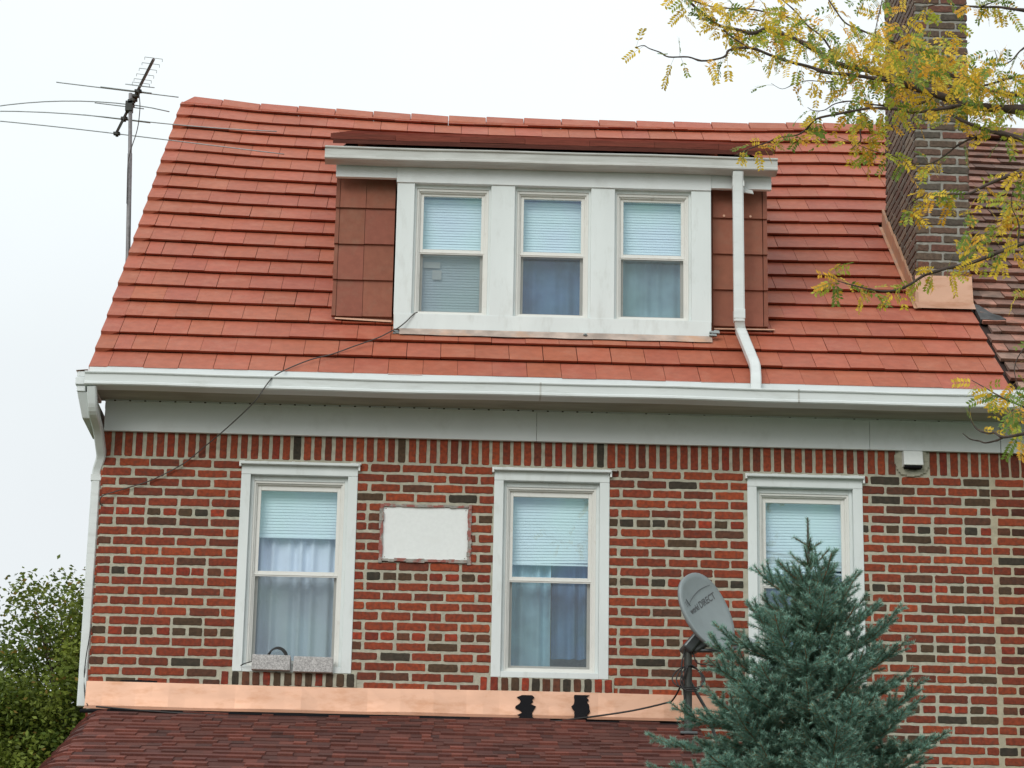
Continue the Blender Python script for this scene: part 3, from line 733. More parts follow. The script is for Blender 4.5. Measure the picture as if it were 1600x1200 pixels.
mb.hexa([(3.405,CY0-.012,zr-.02),(3.838,CY0-.012,zr-.02),(3.838,CY0+.004,zr-.02),(3.405,CY0+.004,zr-.02),(3.414,CY0-.010,zr+.215),(3.832,CY0-.010,zr+.215),(3.832,CY0+.004,zr+.215),(3.414,CY0+.004,zr+.215)])
A = rp(3.41, (CY0-EY)/math.cos(SL)-.10, .006); B = rp(3.838, (CY0-EY)/math.cos(SL)-.10, .006)
mb.add([A, B, (3.838, CY0-.012, zr+.012), (3.405, CY0-.012, zr+.012)], [(0, 1, 2, 3)])
mb.build('flashing', m_copper, ch, bevel=.002)
mb = MB(); n = 6
for i in range(n):
    y0, y1 = CY0-.02+(CY1-CY0)*i/n, CY0+.0+(CY1-CY0)*(i+1)/n
    z0, z1 = EZ+(y0-EY)*TS-.09, EZ+(y1-EY)*TS-.09
    mb.hexa([(CX0-.012,y0,z0-.03),(CX0+.012,y0,z0-.03),(CX0+.012,y1,z1-.03),(CX0-.012,y1,z1-.03),(CX0-.008,y0,z0+.17),(CX0+.012,y0,z0+.17),(CX0+.012,y1,z1+.20),(CX0-.008,y1,z1+.20)])
A0, A1 = rp(3.34, (CY0-EY)/math.cos(SL)-.1, .002), rp(3.34, (CY1-EY)/math.cos(SL), .002)
mb.add([rp(3.385, (CY0-EY)/math.cos(SL)-.1, .001), rp(3.44, (CY0-EY)/math.cos(SL)-.1, .001), rp(3.44, (CY1-EY)/math.cos(SL), .001), rp(3.385, (CY1-EY)/math.cos(SL), .001)], [(0, 1, 2, 3)])
mb.build('step_flashing', m_copper2, ch)

# copper apron over the porch roof and the porch ---------------------------------------------------------
PS = R(17.5); PT = math.tan(PS); PZ0 = 2.452      # porch roof height at the wall
mb = MB(); x = -2.325; segs = [-2.325, .05, 1.85]
n = 36
def cz(x): return 2.6295+.003*math.sin(x*2.1)-.003*(x+2.3)/4
prev = None; VS = []; FS = []
for i in range(n+1):
    x = -2.322+(1.60+2.322)*i/n; w = .0025*math.sin(i*.9)+.0015*math.sin(i*2.3)
    VS += [(x, .002, cz(x)), (x, -.014, cz(x)-.001), (x, -.030+w, 2.53), (x, -.044+w*1.5, 2.466+.002*math.sin(i*.7)), (x, -.060, 2.455), (x, -.112+w, 2.436)]
    if i:
        for j in range(5): FS.append(((i-1)*6+j, i*6+j, i*6+j+1, (i-1)*6+j+1))
mb.add(VS, FS)
mb.add([(1.60,.002,cz(1.6)),(1.86,.002,cz(1.8)),(1.86,.0,2.50),(1.60,-.03,2.462),(1.60,-.014,cz(1.6)),(1.86,-.012,cz(1.8)),(1.86,-.03,2.50),(1.60,-.052,2.462)], [(0,1,5,4),(4,5,6,7),(5,1,2,6)])
cf = mb.build('flashing', m_copper, house); cf['label'] = 'bright copper flashing along the foot of the brick wall'
def tar(px, py, w, h, seed):
    rr = random.Random(seed); mb = MB(); c = P(px, py, -.045); n = 11; L1 = []; R1 = []
    for i in range(n+1):
        t = i/n; z = c.z+h/2-h*t; ww = w*(.9+.5*math.cos(t*6.3)**2 if i not in (0, n) else 1)*rr.uniform(.75, 1.25)/2; dx = rr.uniform(-.008, .008)
        y = -.018-(1-max(0, (z-2.46)/.17))*.034 - (max(0, 2.46-z)*2.4)
        L1.append((c.x-ww+dx, y-.004, z)); R1.append((c.x+ww+dx, y-.004, z))
    for i in range(n):
        mb.add([L1[i], R1[i], R1[i+1], L1[i+1], (L1[i][0]+.004, L1[i][1]-.004, L1[i][2]), (R1[i][0]-.004, R1[i][1]-.004, R1[i][2]), (R1[i+1][0]-.004, R1[i+1][1]-.004, R1[i+1][2]), (L1[i+1][0]+.004, L1[i+1][1]-.004, L1[i+1][2])],
               [(4, 7, 6, 5), (0, 4, 5, 1), (1, 5, 6, 2), (2, 6, 7, 3), (3, 7, 4, 0)])
    mb.build('tar_patch', m_tar, cf)
tar(822, 1105, .085, .165, 1); tar(908, 1106, .085, .175, 2)
PXL, PXR = -2.335, 1.70
# thick black sealant bead where roof meets copper
mb = MB(); pts = []
for i in range(40):
    x = PXL+.0+(1.72-PXL)*i/39
    pts.append((x, -.128-.006*math.sin(i*.8), PZ0-.128*PT+.004+.002*math.sin(i*1.7)))
mb.tube(pts, [.013+.004*math.sin(i*.35)**2 - (.006 if i > 26 else 0) for i in range(40)], 7); mb.build('sealant_bead', m_tar, house, smooth=True)
# laminated shingles
mb = MB(); EX = .124; nrow = 23
def pp(x, d, h):
    roll = -.09*max(0, (PXL+.16-x)/.16)**2
    return (x, -d*math.cos(PS)+h*math.sin(PS)*-1, PZ0-d*math.sin(PS)+h*math.cos(PS)+roll+.004*math.sin(x*2.3+d*3))
SH = [(.165,.052,.038), (.145,.046,.034), (.20,.062,.044), (.105,.038,.030), (.155,.052,.038), (.13,.043,.034)]
for i in range(nrow):
    d1 = .04+i*EX; x = PXL-random.uniform(0, .08)
    while x < PXR:
        w = random.uniform(.05, .15); xa, xb = max(x, PXL), min(x+w, PXR); x += w
        if xb-xa < .01: continue
        thick = random.random() < .55; h = .018 if thick else .007
        c = random.choice(SH); k = random.uniform(.8, 1.2)*(1 if thick else .72); c = tuple(v*k for v in c)
        dd = d1+EX+(0 if thick else -.002)+random.uniform(-.001, .001)
        xm = (xa+xb)/2
        if xa < PXL+.16:                      # follow the rolled edge
            ks = [xa, xm, xb]
        else: ks = [xa, xb]
        for u, v in zip(ks, ks[1:]):
            mb.hexa([pp(u, dd, -.003), pp(v, dd, -.003), pp(v, d1-.05, -.006), pp(u, d1-.05, -.006), pp(u, dd, h), pp(v, dd, h), pp(v, d1-.05, .001), pp(u, d1-.05, .001)], c)
pr = mb.build('porch_roof', m_shingle, house)
mb = MB()
mb.hexa([pp(PXL+.17,0,-.03),pp(PXR-.01,0,-.03),pp(PXR-.01,nrow*EX+.03,-.03),pp(PXL+.17,nrow*EX+.03,-.03),pp(PXL+.17,0,-.007),pp(PXR-.01,0,-.007),pp(PXR-.01,nrow*EX+.03,-.007),pp(PXL+.17,nrow*EX+.03,-.007)])
mb.build('roof_underlay', m_deck, pr)
ye = -(nrow*EX)*math.cos(PS); ze = PZ0-(nrow*EX+.04)*math.sin(PS)
mb = MB(); mb.box(PXL-.01, PXR+.01, ye-.06, ye-.03, ze-.16, ze-.01); mb.build('fascia', m_trim, pr)
# tall narrow white porch frame under the roof
mb = MB()
mb.box(PXL+.10, PXR-.10, ye+.25, ye+.42, GROUND, 0.0); mb.box(PXL+.10, PXL+.28, ye+.42, -.01, GROUND, 0.0); mb.box(PXR-.28, PXR-.10, ye+.42, -.01, GROUND, 0.0)
pw = mb.build('porch_wall', m_mortar, house)
mb = MB(); yf = ye+.25
wall_rows(mb, PXL+.10, PXR-.10, -.04, GROUND+.05, [], PXL, BRICKS, T=lambda x, y, z: (x, yf-.004+y, z))
wall_rows(mb, .02, -ye-.26, -.04, GROUND+.05, [], 0, BRICKS, T=lambda x, y, z: (PXL+.096+y, -x, z))
wall_rows(mb, ye+.26, -.02, -.04, GROUND+.05, [], 0, BRICKS, T=lambda x, y, z: (PXR-.096-y, x, z))
mb.box(PXL+.07, PXR-.07, yf-.03, yf+.20, 0.0, .05)
mb.build('brick_face', m_brick, pw)
mb = MB()
for x in (PXL+.12, -.3, PXR-.26): mb.box(x, x+.14, ye+.27, ye+.40, 0.0, ze-.1)
mb.box(PXL+.1, PXR-.1, ye+.26, ye+.41, ze-.24, ze-.06); mb.build('porch_frame', m_trim, house, bevel=.01)
# triangular side closures of the porch roof
for x in (PXL+.14, PXR-.02):
    mb = MB(); mb.add([(x, 0, 0), (x, ye+.3, 0), (x, ye+.3, ze), (x, 0, PZ0-.05)], [(0, 1, 2, 3)]); mb.build('porch_cheek', m_frieze, pr)

# ------------------------------------------------------------------ neighbouring house
nb = tag(empty('brick_house', (6, 0, GROUND)), 'attached brick house at the right edge with older dark brown roof tiles', 'house')
NX1 = 7.4
mb = MB(); mortar_sheet(mb, XR, NX1, ZBOT, 4.45, []); nw = mb.build('wall', m_mortar2, nb)
mb = MB(); x = XR+.012
while x < NX1:
    brick(mb, x, x+.056, 4.172, 4.40, pick(BRICKS, .55 if 3.88 < x < 4.05 else .9)); x += .0712
wall_rows(mb, XR+.008, NX1, 4.155, GROUND+.05, [], -2.205, BRICKS, colf=lambda x: .42 if 3.885 < x < 4.05 else .92)
mb.build('brick_face', m_brick, nw)
mb = MB(); mb.box(3.802, NX1, -.040, -.010, FZ0-.002, FZ1-.004); mb.box(3.802, NX1, -.335, -.004, FZ1+.002, FZ1+.018); mb.box(3.802, NX1, -.335, -.312, FZ1+.018, 4.70)
mb.build('frieze_board', m_frieze, nb)
gutter(3.804, NX1, -.335, 4.628, 10, .002, nb)
mb = MB(); E2 = .170; n2 = int(5.75/E2)
for i in range(n2):
    d = .02+i*E2; x = PARTY+.022+(random.uniform(0, .02) if i % 2 == 0 else .0)
    x -= .0 if i % 2 else .0
    w0 = .17 if i % 2 else .085; firstt = True
    while x < NX1-.1:
        x1 = x+(w0 if firstt else .17); 
        if firstt and random.random() < .4: x += .02
        lf = random.uniform(-.006, .008); k = random.uniform(.65, 1.25); th = .032
        A = [rp(x+.002, d+.014, -th+lf), rp(x1-.002, d+.014, -th+lf+random.uniform(-.003, .003)), rp(x1-.002, d+E2*1.05, -.040), rp(x+.002, d+E2*1.05, -.040), rp(x+.002, d, lf), rp(x1-.002, d, lf+random.uniform(-.004, .004)), rp(x1-.002, d+E2*1.05, -.026), rp(x+.002, d+E2*1.05, -.026)]
        c = random.choice([(1, 1, 1), (1.1, .95, .9), (.85, 1.05, 1.1), (.7, .8, .85)])
        mb.hexa(A, (k*c[0], k*c[1], k*c[2])); x = x1; firstt = False
nr = mb.build('roof', m_old, nb)
mb = MB(); mb.add([(NX1,.0045,ZBOT),(NX1,8.4,ZBOT),(NX1,8.4,4.55),(NX1,4.1,8.2),(NX1,0,4.78)], [(0,1,2,3,4)]); mb.add([(XR,8.4,ZBOT),(NX1,8.4,ZBOT),(NX1,8.4,4.55),(XR,8.4,4.55)], [(0,3,2,1)])
mb.build('side_wall', m_mortar2, nb)
mb = MB(); mb.hexa([rp(PARTY+.001, 0, -.08), rp(NX1, 0, -.08), rp(NX1, 5.8, -.08), rp(PARTY+.001, 5.8, -.08), rp(PARTY+.001, 0, -.048), rp(NX1, 0, -.048), rp(NX1, 5.8, -.048), rp(PARTY+.001, 5.8, -.048)]); mb.add([(PARTY+.02, 4.2, 8.22), (NX1, 4.2, 8.22), (NX1, 8.6, 4.6), (PARTY+.02, 8.6, 4.6)], [(0, 1, 2, 3)]); mb.build('roof_underlay', m_deck, nr)
mb = MB()
for i in range(11):
    x = PARTY+i*.333; za = EZ+(4.13-EY)*TS+sag(x)-.01; mb.hexa([(x,3.92,za-.13),(x+.33,3.92,za-.135),(x+.33,4.25,za-.135),(x,4.25,za-.13),(x,4.03,za),(x+.33,4.03,za-.005),(x+.33,4.13,za-.005),(x,4.13,za)], (1, 1, 1))
mb.build('ridge_cap', m_old, nr, bevel=.01)
mb = MB(); edge = [(.012, 1.24), (.06, 1.25), (.12, 1.23), (.20, 1.26), (.17, 1.32), (.12, 1.36), (.08, 1.45), (.05, 1.52), (.012, 1.54)]   # black patching beside the chimney
n_ = len(edge); mb.add([rp(PARTY+x, d, -.03) for x, d in edge]+[rp(PARTY+x, d, .006) for x, d in edge], [(k, (k+1) % n_, n_+(k+1) % n_, n_+k) for k in range(n_)]+[tuple(range(n_, 2*n_))])
mb.build('tar_patch', m_lead, nr)

# ------------------------------------------------------------------ objects on the house
for (pxa, pya, pxb, pyb, lab) in ((392.5, 1046, 454, 1023.5, 'grey granite block on the window sill, the left one under the black cable coil'),
                                 (457.5, 1049.5, 520.5, 1026.5, 'grey granite block on the window sill, the right one of the pair')):
    A = P(pxa, pya, -.05); B = P(pxb, pyb, -.05); mb = MB(); t = .003
    mb.hexa([(A.x,-.055,A.z+.001),(B.x,-.052,A.z-.001),(B.x,.035,A.z),(A.x,.035,A.z),(A.x+t,-.055,B.z),(B.x,-.052,B.z-.002),(B.x,.035,B.z),(A.x,.035,B.z)])
    o = mb.build('granite_block', m_granite, bevel=.004); tag(o, lab, 'stone block', 'granite blocks on the window sill')
mb = MB()
for q in range(4):
    c = P(432, 1034, .012+.006*q); pts = []
    for k in range(19):
        th = math.pi*(k/18); r1 = .072+.004*math.sin(k+q); pts.append((c.x+r1*math.cos(th)*1.0+.003*q, .012+.007*q, c.z-.035+(.122+.004*q)*math.sin(th)**.8+random.uniform(-.001, .001)))
    mb.tube(pts, .0042, 6)
o = mb.build('cable_coil', m_cable, smooth=True); tag(o, 'coil of black cable standing behind the granite blocks on the sill', 'cable')
mb = MB(); A = P(396, 1033, -.02)
mb.tube([A, P(388, 1035, -.035), P(381, 1037, -.03), P(376, 1040, -.02)], .004, 6)
o = mb.build('cable', m_cable, smooth=True); tag(o, 'short black cable end beside the left granite block on the sill', 'cable')

def wire(name, pts, r, m, label, smooth_n=6):
    pts = [Vector(p) for p in pts]; out = []
    for i in range(len(pts)-1):
        p0 = pts[max(i-1, 0)]; p1 = pts[i]; p2 = pts[i+1]; p3 = pts[min(i+2, len(pts)-1)]
        for k in range(smooth_n):
            t = k/smooth_n; out.append(.5*((2*p1)+(-p0+p2)*t+(2*p0-5*p1+4*p2-p3)*t*t+(-p0+3*p1-3*p2+p3)*t**3))
    out.append(pts[-1]); mb = MB(); mb.tube(out, r, 6); o = mb.build(name, m, smooth=True); tag(o, label, 'cable'); return o
wire('cable', [P(652,488,.265), P(646,491,.23), P(634,503,.215), P(621,513,.19), onroof(612,517,.02), onroof(590,528,.02), onroof(553,541,.02), onroof(520,553,.015), onroof(485,562,.015), onroof(450,576,.015),
               P(428,588,-.44), P(413,606,-.475), P(400,625,-.44), P(375,650,-.30), P(345,677,-.12), P(322,696,-.04), P(290,722,-.02), P(262,738,-.018), P(232,752,-.018), P(200,762,-.018), P(170,771,-.03), P(160,775,-.04), P(156,781,-.03), P(157,788,-.01), P(160,789,.0)],
     .0042, m_gcable, 'thin dark cable running from the dormer down the tiles to the brick corner')
wire('cable', [P(143,975,-.02), P(139,1000,-.03), P(134,1030,-.01), P(131.5,1060,.02), P(133,1090,.0), P(137,1102,-.06)], .0035, m_cable, 'short black cable bowing out beside the left downspout')
wire('cable', [P(1075,1040,-.55)+Vector((0,0,0)), P(1062,1075,-.5), P(1050,1095,-.3), P(1042,1098,-.25), P(1000,1108,-.16), P(960,1115,-.12), P(900,1123,-.13), P(850,1129,-.15), P(800,1131,-.16), P(740,1130,-.17), P(600,1128,-.165), P(420,1122,-.165), P(260,1113,-.165), P(150,1104,-.16)], .006, m_cable, 'black cable from the satellite dish lying along the copper flashing')

# satellite dish -----------------------------------------------------------------------------------------
DP = P(1075, 1035, -.5); base = Vector((DP.x, -.5, PZ0-.5*PT+.008))
dish = tag(empty('satellite_dish', base), 'grey satellite dish with dark lettering on a pole beside the blue spruce', 'satellite dish')
mb = MB(); mb.tube([base, Vector((DP.x, -.5, P(1076,1014,-.5).z))], .026, 14); mb.build('pole', m_pole, dish, smooth=False)
mb = MB(); mb.box(base.x-.055, base.x+.055, -.56, -.44, base.z-.012, base.z+.006); mb.build('foot_plate', m_steel, dish, bevel=.004)
mb = MB(); mb.tube([base+Vector((0, .01, .36)), Vector((base.x+.13, -.42, base.z+.16)), Vector((base.x+.20, -.36, base.z-.03))], .011, 8); mb.build('strut', m_steel, dish)
az, el, skew = R(43), R(16), R(27)
n_ = Vector((math.sin(az)*math.cos(el), -math.cos(az)*math.cos(el), math.sin(el)))
bx = Vector((math.cos(az), math.sin(az), 0)); cx_ = n_.cross(bx); cx_ = -cx_ if cx_.z < 0 else cx_
U = bx*math.cos(skew)+cx_*math.sin(skew); V_ = -bx*math.sin(skew)+cx_*math.cos(skew)
C0 = P(1105.5, 955, -.60)
def dpt(u, v, off=0):     # metres across and up the dish face
    return C0+U*u+V_*v+n_*(.55*(u*u+v*v)-.028+off)
RU, RV = .232, .262
mb = MB(); nr_, na = 9, 40; vs = [dpt(0, 0)]; 
def rim(th, s): 
    c, s2 = math.cos(th), math.sin(th); e = 2/2.25
    return (RU*s*math.copysign(abs(c)**e, c)*(1-.10*(s2 < 0)*abs(s2)), RV*s*math.copysign(abs(s2)**e, s2))
for i in range(1, nr_+1):
    for k in range(na): u, v = rim(2*math.pi*k/na, i/nr_); vs.append(dpt(u, v))
for k in range(na): u, v = rim(2*math.pi*k/na, 1.02); vs.append(dpt(u, v, -.006))
for k in range(na): u, v = rim(2*math.pi*k/na, 1.015); vs.append(dpt(u, v, -.026))
for k in range(na): u, v = rim(2*math.pi*k/na, .95); vs.append(dpt(u, v, -.022))
for k in range(na): u, v = rim(2*math.pi*k/na, .5); vs.append(dpt(u, v, -.016))
vs.append(dpt(0, 0, -.016))
fs = [(0, 1+k, 1+(k+1) % na) for k in range(na)]
for i in range(nr_+3):
    for k in range(na): a = 1+i*na+k; b2 = 1+i*na+(k+1) % na; fs.append((a, a+na, b2+na, b2))
last = 1+(nr_+3)*na
fs += [(last+k, len(vs)-1, last+(k+1) % na) for k in range(na)]
mb.add(vs, fs); dd = mb.build('reflector', m_dish, dish, smooth=True)
# lettering
def text_mesh(txt, size, u0, v0, rot, name, parent, sx=1.0):
    cu = bpy.data.curves.new('t', 'FONT'); cu.body = txt; cu.size = size; cu.offset = .0008
    to = bpy.data.objects.new('t', cu); COL.objects.link(to)
    bpy.context.view_layer.update()
    me = bpy.data.meshes.new_from_object(to.evaluated_get(bpy.context.evaluated_depsgraph_get()))
    bpy.data.objects.remove(to)
    mb = MB(); vs = []
    for v in me.vertices:
        x, y = v.co.x*sx, v.co.y; vs.append(dpt(u0+x*math.cos(rot)-y*math.sin(rot), v0+x*math.sin(rot)+y*math.cos(rot), .0022))
    mb.add(vs, [tuple(p.vertices) for p in me.polygons]); bpy.data.meshes.remove(me)
    return mb.build(name, m_ink, parent)
text_mesh('world', .058, -.150, .030, R(3), 'lettering', dd, .88)
text_mesh('DIRECT', .064, -.014, .036, R(3), 'lettering', dd, .86)
mb = MB(); pts = [dpt(-.13+.30*t, .098+.055*math.sin(t*2.0)-.01*t, .003) for t in [i/14 for i in range(15)]]
mb.tube(pts, [.0008+.0016*math.sin(i/14*3.1) for i in range(15)], 5)
for t in range(3): mb.tube([dpt(-.175, .088+t*.014, .003), dpt(-.125-.006*t, .100+t*.014, .003)], .0011, 4)
mb.tube([dpt(-.122, .085, .003), dpt(-.140, .135, .003)], .0025, 4)
mb.build('emblem', m_ink, dd)
# rear housing, clamp, feed arm
K = C0-n_*.05-V_*.16
top = Vector((DP.x, -.5, P(1076,1014,-.5).z))
mb = MB()
def blob(pa, pb, w, t, side):
    ax = (pb-pa).normalized(); s = side.normalized(); q = ax.cross(s).normalized()
    mb.hexa([pa+s*w-q*t, pa-s*w-q*t, pb-s*w*.8-q*t, pb+s*w*.8-q*t, pa+s*w+q*t, pa-s*w+q*t, pb-s*w*.8+q*t, pb+s*w*.8+q*t])
blob(top+Vector((-.022, -.01, -.02)), C0-n_*.105-V_*.10-U*.02, .05, .035, Vector((.3, -1, .2)))
blob(top+Vector((.02, 0, -.01)), C0-n_*.085-V_*.17, .035, .03, Vector((.3, -1, .2)))
mb.build('mount_bracket', m_steel, dish, bevel=.012)
mb = MB(); mb.tube(rounded([top+Vector((.0, 0, -.01)), C0-V_*.275-n_*.03, C0-V_*.33+n_*.22], .4), .014, 8)
mb.build('feed_arm', m_steel, dish, smooth=True)
mb = MB(); e0 = C0-V_*.33+n_*.20; mb.tube([e0, e0+V_*.05-n_*.05], [.03, .026], 10); mb.tube([e0, e0-n_*.0+V_*.02], .034, 10); mb.build('feed_horn', m_dish, dish)
for q in range(3):
    mb = MB(); cc = Vector((DP.x, -.53, P(1075,1058,-.5).z)); pts = []
    for k in range(25):
        th = 2*math.pi*k/24+q; rx, rz = .105-.018*q, .072+.008*q
        pts.append(cc+Vector((rx*math.cos(th)+.008*q, -.01*q+.02*math.sin(th), rz*math.sin(th)-.006*q-(.02*abs(math.cos(th))))))
    mb.tube(pts, .0045, 6, cap=False); o = mb.build('cable_loop', m_cable, dish, smooth=True)
mb = MB()
mb.tube(rounded([top+Vector((-.02, -.03, 0)), top+Vector((-.05, -.035, -.12)), top+Vector((-.032, -.035, -.26)), base+Vector((-.02, -.03, .12))], .4), .0055, 6)
mb.tube(rounded([C0-V_*.29-n_*.0, C0-V_*.33-n_*.01+Vector((0, 0, -.07)), top+Vector((.05, -.03, -.10)), top+Vector((.03, -.03, -.03))], .4), .0045, 6)
mb.build('cable_run', m_cable, dish, smooth=True)

# tv antenna ---------------------------------------------------------------------------------------------
AP = P(203, 147, 2.2); AX = AP.x
ant = tag(empty('tv_antenna', (AX, 2.2, 5.2)), 'old rooftop television antenna on a tall grey pole left of the roof', 'antenna')
mb = MB(); mb.tube([(AX+.075, 2.2, 4.6), (P(200,400,2.2).x, 2.2, P(200,400,2.2).z), (P(203,240,2.2).x, 2.2, P(203,240,2.2).z)], .0185, 12)
mb.tube([(P(203,242,2.2).x, 2.2, P(203,242,2.2).z), (P(204,146,2.2).x, 2.2, P(204,146,2.2).z)], .0155, 12)
mb.build('pole', m_ant, ant)
for z in (5.60, 4.9): mb = MB(); mb.box(AX+.03, -2.32, 2.17, 2.23, z, z+.03); mb.build('wall_bracket', m_ant, ant)
BZ = P(215,141,2.0).z; bn, bf = P(240,93,1.39), P(181,209,2.97); zb_ = (bn.z+bf.z)/2; bn.z = bf.z = zb_
bdir = (bf-bn).normalized(); rdir = Vector((-bdir.y, bdir.x, 0))*-1
rdir = Vector((1, .02, -.093)).normalized()
mb = MB(); mb.tube([bn, bf], .0125, 4); mb.build('boom', m_boom, ant)
def on_boom(px, py):      # nearest boom point seen at this pixel
    best = min((i/400 for i in range(401)), key=lambda t: (lambda q: (q[0]-px)**2+(q[1]-py)**2)(proj(bn.lerp(bf, t)))); return bn.lerp(bf, best)
def proj(p):
    v = p-Vector((0, -DIST, 0)); return (800+FPX*v.dot(AR)/v.dot(AW), 600-FPX*v.dot(AU)/v.dot(AW))
def endat(c, px):         # length along rdir that reaches column px
    lo, hi = -4, 4
    for _ in range(40):
        mid = (lo+hi)/2
        if proj(c+rdir*mid)[0] < px: lo = mid
        else: hi = mid
    return lo
def element(cpx, cpy, xl, xr, r=.0045, droopl=0, droopr=0):
    c = on_boom(cpx, cpy)-Vector((0, 0, .016)); a, b2 = endat(c, xl), endat(c, xr); pts = []
    for i in range(13):
        t = i/12; s = a+(b2-a)*t; dz = -droopl*(max(0, -s)/max(.01, -a))**2-droopr*(max(0, s)/max(.01, b2))**2
        pts.append(c+rdir*s+Vector((0, 0, dz)))
    mb = MB(); mb.tube(pts, r, 6); mb.build('element', m_rod, ant, smooth=True)
element(215, 141, 88, 279, droopl=0); element(212, 138, 157, 237)
element(200, 158, -70, 265, droopl=.27, droopr=.02); element(199, 162, 148, 225)
element(190, 181, -110, 432, droopl=.155, droopr=-.055); element(192, 183, 130, 235)
element(182, 206, -120, 444, droopl=.04, droopr=.0)
for i, (x, y) in enumerate([(240, 93), (236, 102), (231.5, 110.5), (227, 119), (223, 126.5), (220, 132)]):
    c = on_boom(x, y)+Vector((0, 0, .012)); h = .068; mb = MB()
    mb.tube(rounded([c-rdir*h-Vector((0, 0, .022)), c-rdir*h, c+rdir*h, c+rdir*h-Vector((0, 0, .024))], .1, 2), .0028, 5); mb.build('element', m_rod, ant)
c = on_boom(217, 134); mb = MB(); pts = []
for k in range(29):
    th = 2*math.pi*k/28; q = .115; pts.append(c+rdir*(math.copysign(min(abs(math.cos(th))**.6, 1), math.cos(th))*q)+bdir*(.035*math.sin(th))+Vector((0, 0, .004+.016*math.sin(th))))
mb.tube(pts, .0035, 6, cap=False); mb.build('dipole', m_rod, ant)
for (x, y) in [(216, 140), (212, 147), (206, 152), (201, 160), (191, 181), (182, 206)]:
    mb = MB(); c = on_boom(x, y); mb.box(c.x-.028, c.x+.028, c.y-.02, c.y+.02, c.z-.026, c.z-.003); mb.box(c.x-.012, c.x+.012, c.y-.03, c.y+.03, c.z-.034, c.z-.02)
    mb.build('clamp', m_pole, ant, bevel=.004)
mb = MB(); c = on_boom(205, 156); mb.box(AX-.028, AX+.03, 2.17, 2.24, zb_-.11, zb_-.025); mb.box(AX-.012, c.x+.02, 2.17, 2.21, zb_-.05, zb_-.012); mb.build('mast_bracket', m_pole, ant, bevel=.004)
mb = MB(); c = on_boom(217, 138)
mb.tube(rounded([c+Vector((.0, 0, -.02)), c+Vector((.02, 0, -.15)), c+Vector((-.0, .1, -.30)), Vector((AX+.02, 2.17, zb_-.52)), Vector((AX+.035, 2.17, zb_-.9))], .4), .004, 6)
mb.tube([on_boom(186, 195)+Vector((0, 0, -.02)), Vector((AX, 2.18, zb_-.0-.09))], .005, 6)
mb.build('lead_cable', m_gcable, ant, smooth=True)

# ------------------------------------------------------------------ trees
def rnd_unit(n): v = RNG.normal(size=(n, 3)); return v/np.linalg.norm(v, axis=1, keepdims=True)
# --- blue spruce: trunk, boughs with flat sprays of twigs, every needle a sliver
SP = P(1262, 806, -3.0); SPX, SPY, SPT = SP.x, -3.0, SP.z
spruce = tag(empty('blue_spruce', (SPX-.02, SPY, GROUND)), 'young blue green spruce standing in front of the brick wall and right window', 'spruce tree')
mb = MB(); mb.tube([(SPX-.03, SPY, GROUND), (SPX-.02, SPY, 0), (SPX, SPY, 1.6), (SPX, SPY, 2.6), (SPX, SPY, SPT-.01)], [.075, .06, .032, .014, .004], 10)
mb.build('trunk', m_bark, spruce, smooth=True)
tw = []          # (p0, p1, tone)
def vec(a): return np.array(a, float)
rs = random.Random(12)
def bough(p, az, L, elev, lvl, tone):
    """a curved axis with side shoots; appends straight pieces to tw"""
    n = max(2, int(L/.045)); pts = [p]; d_el = elev
    for i in range(n):
        f = i/n; e_ = elev - .35*f*(1-f)*2 + (.55*f*f if lvl == 0 else .25*f)
        a2 = az + rs.uniform(-.12, .12)
        pts.append(pts[-1]+vec((math.cos(a2)*math.cos(e_), math.sin(a2)*math.cos(e_), math.sin(e_)))*L/n)
    for q, r in zip(pts, pts[1:]): tw.append((q, r, tone, lvl))
    tw.append((pts[-1], pts[-1]+(pts[-1]-pts[-2])*.35, tone+.15, 3))
    if lvl < 2 and L > .07:
        st = .030 if lvl == 0 else .034
        m = int(L*.86/st*(.6 if L < .16 else 1))
        for k in range(m):
            f = .16+.84*k/max(1, m-1); 
            if f > .97: continue
            q = pts[min(n, int(f*n))]
            rem = L*(1-f)
            l2 = (.40*rem+.055) if lvl == 0 else (.34*rem+.034)
            l2 = min(l2, .30, L*.45)*rs.uniform(.65, 1.25)
            sgn = 1 if k % 2 else -1
            bough(q, az+sgn*rs.uniform(.65, 1.0), l2, elev+rs.uniform(-.15, .45), lvl+1, tone+rs.uniform(-.08, .1))
t = .19; wi = 0
prof = ([0, .15, .25, .36, .5, .8, 1.05, 1.4, 2.2, 3.2, 4.3], [.02, .05, .09, .19, .32, .50, .64, .82, 1.05, 1.3, 1.4])
while t < 4.3:
    Rr = float(np.interp(t, *prof)); nb_ = 4 if t < .5 else (7 if t < 1.6 else 6)
    for k in range(nb_):
        azb = 6.283*k/nb_+wi*1.1+rs.uniform(-.25, .25)
        el_ = float(np.interp(t, [0, .4, .9, 1.5, 4], [.72, .62, .48, .28, .05]))+rs.uniform(-.12, .12)
        L = Rr/math.cos(el_)*rs.uniform(.72, 1.0)
        if t > 1.9: L *= 1.0
        z = SPT-t+rs.uniform(-.02, .02)
        bough(vec((SPX, SPY, z-.3*Rr*.0)), azb, L, el_, 0 if t < 2.3 else 1, rs.uniform(-.1, .1))
    t += .095+.045*min(1, t); wi += 1
for azb, tt, L, el_ in ((3.3, 1.22, .80, .12), (3.0, 1.30, .90, .05), (3.6, 1.05, .70, .22), (2.8, 1.40, .92, .0), (4.0, 1.15, .72, .15), (4.5, 1.0, .62, .2), (5.1, 1.2, .7, .1), (3.9, 1.45, .9, .0), (4.7, 1.5, .85, .0), (5.8, 1.35, .78, .1)):
    bough(vec((SPX, SPY, SPT-tt)), azb, L, el_, 0, .05)
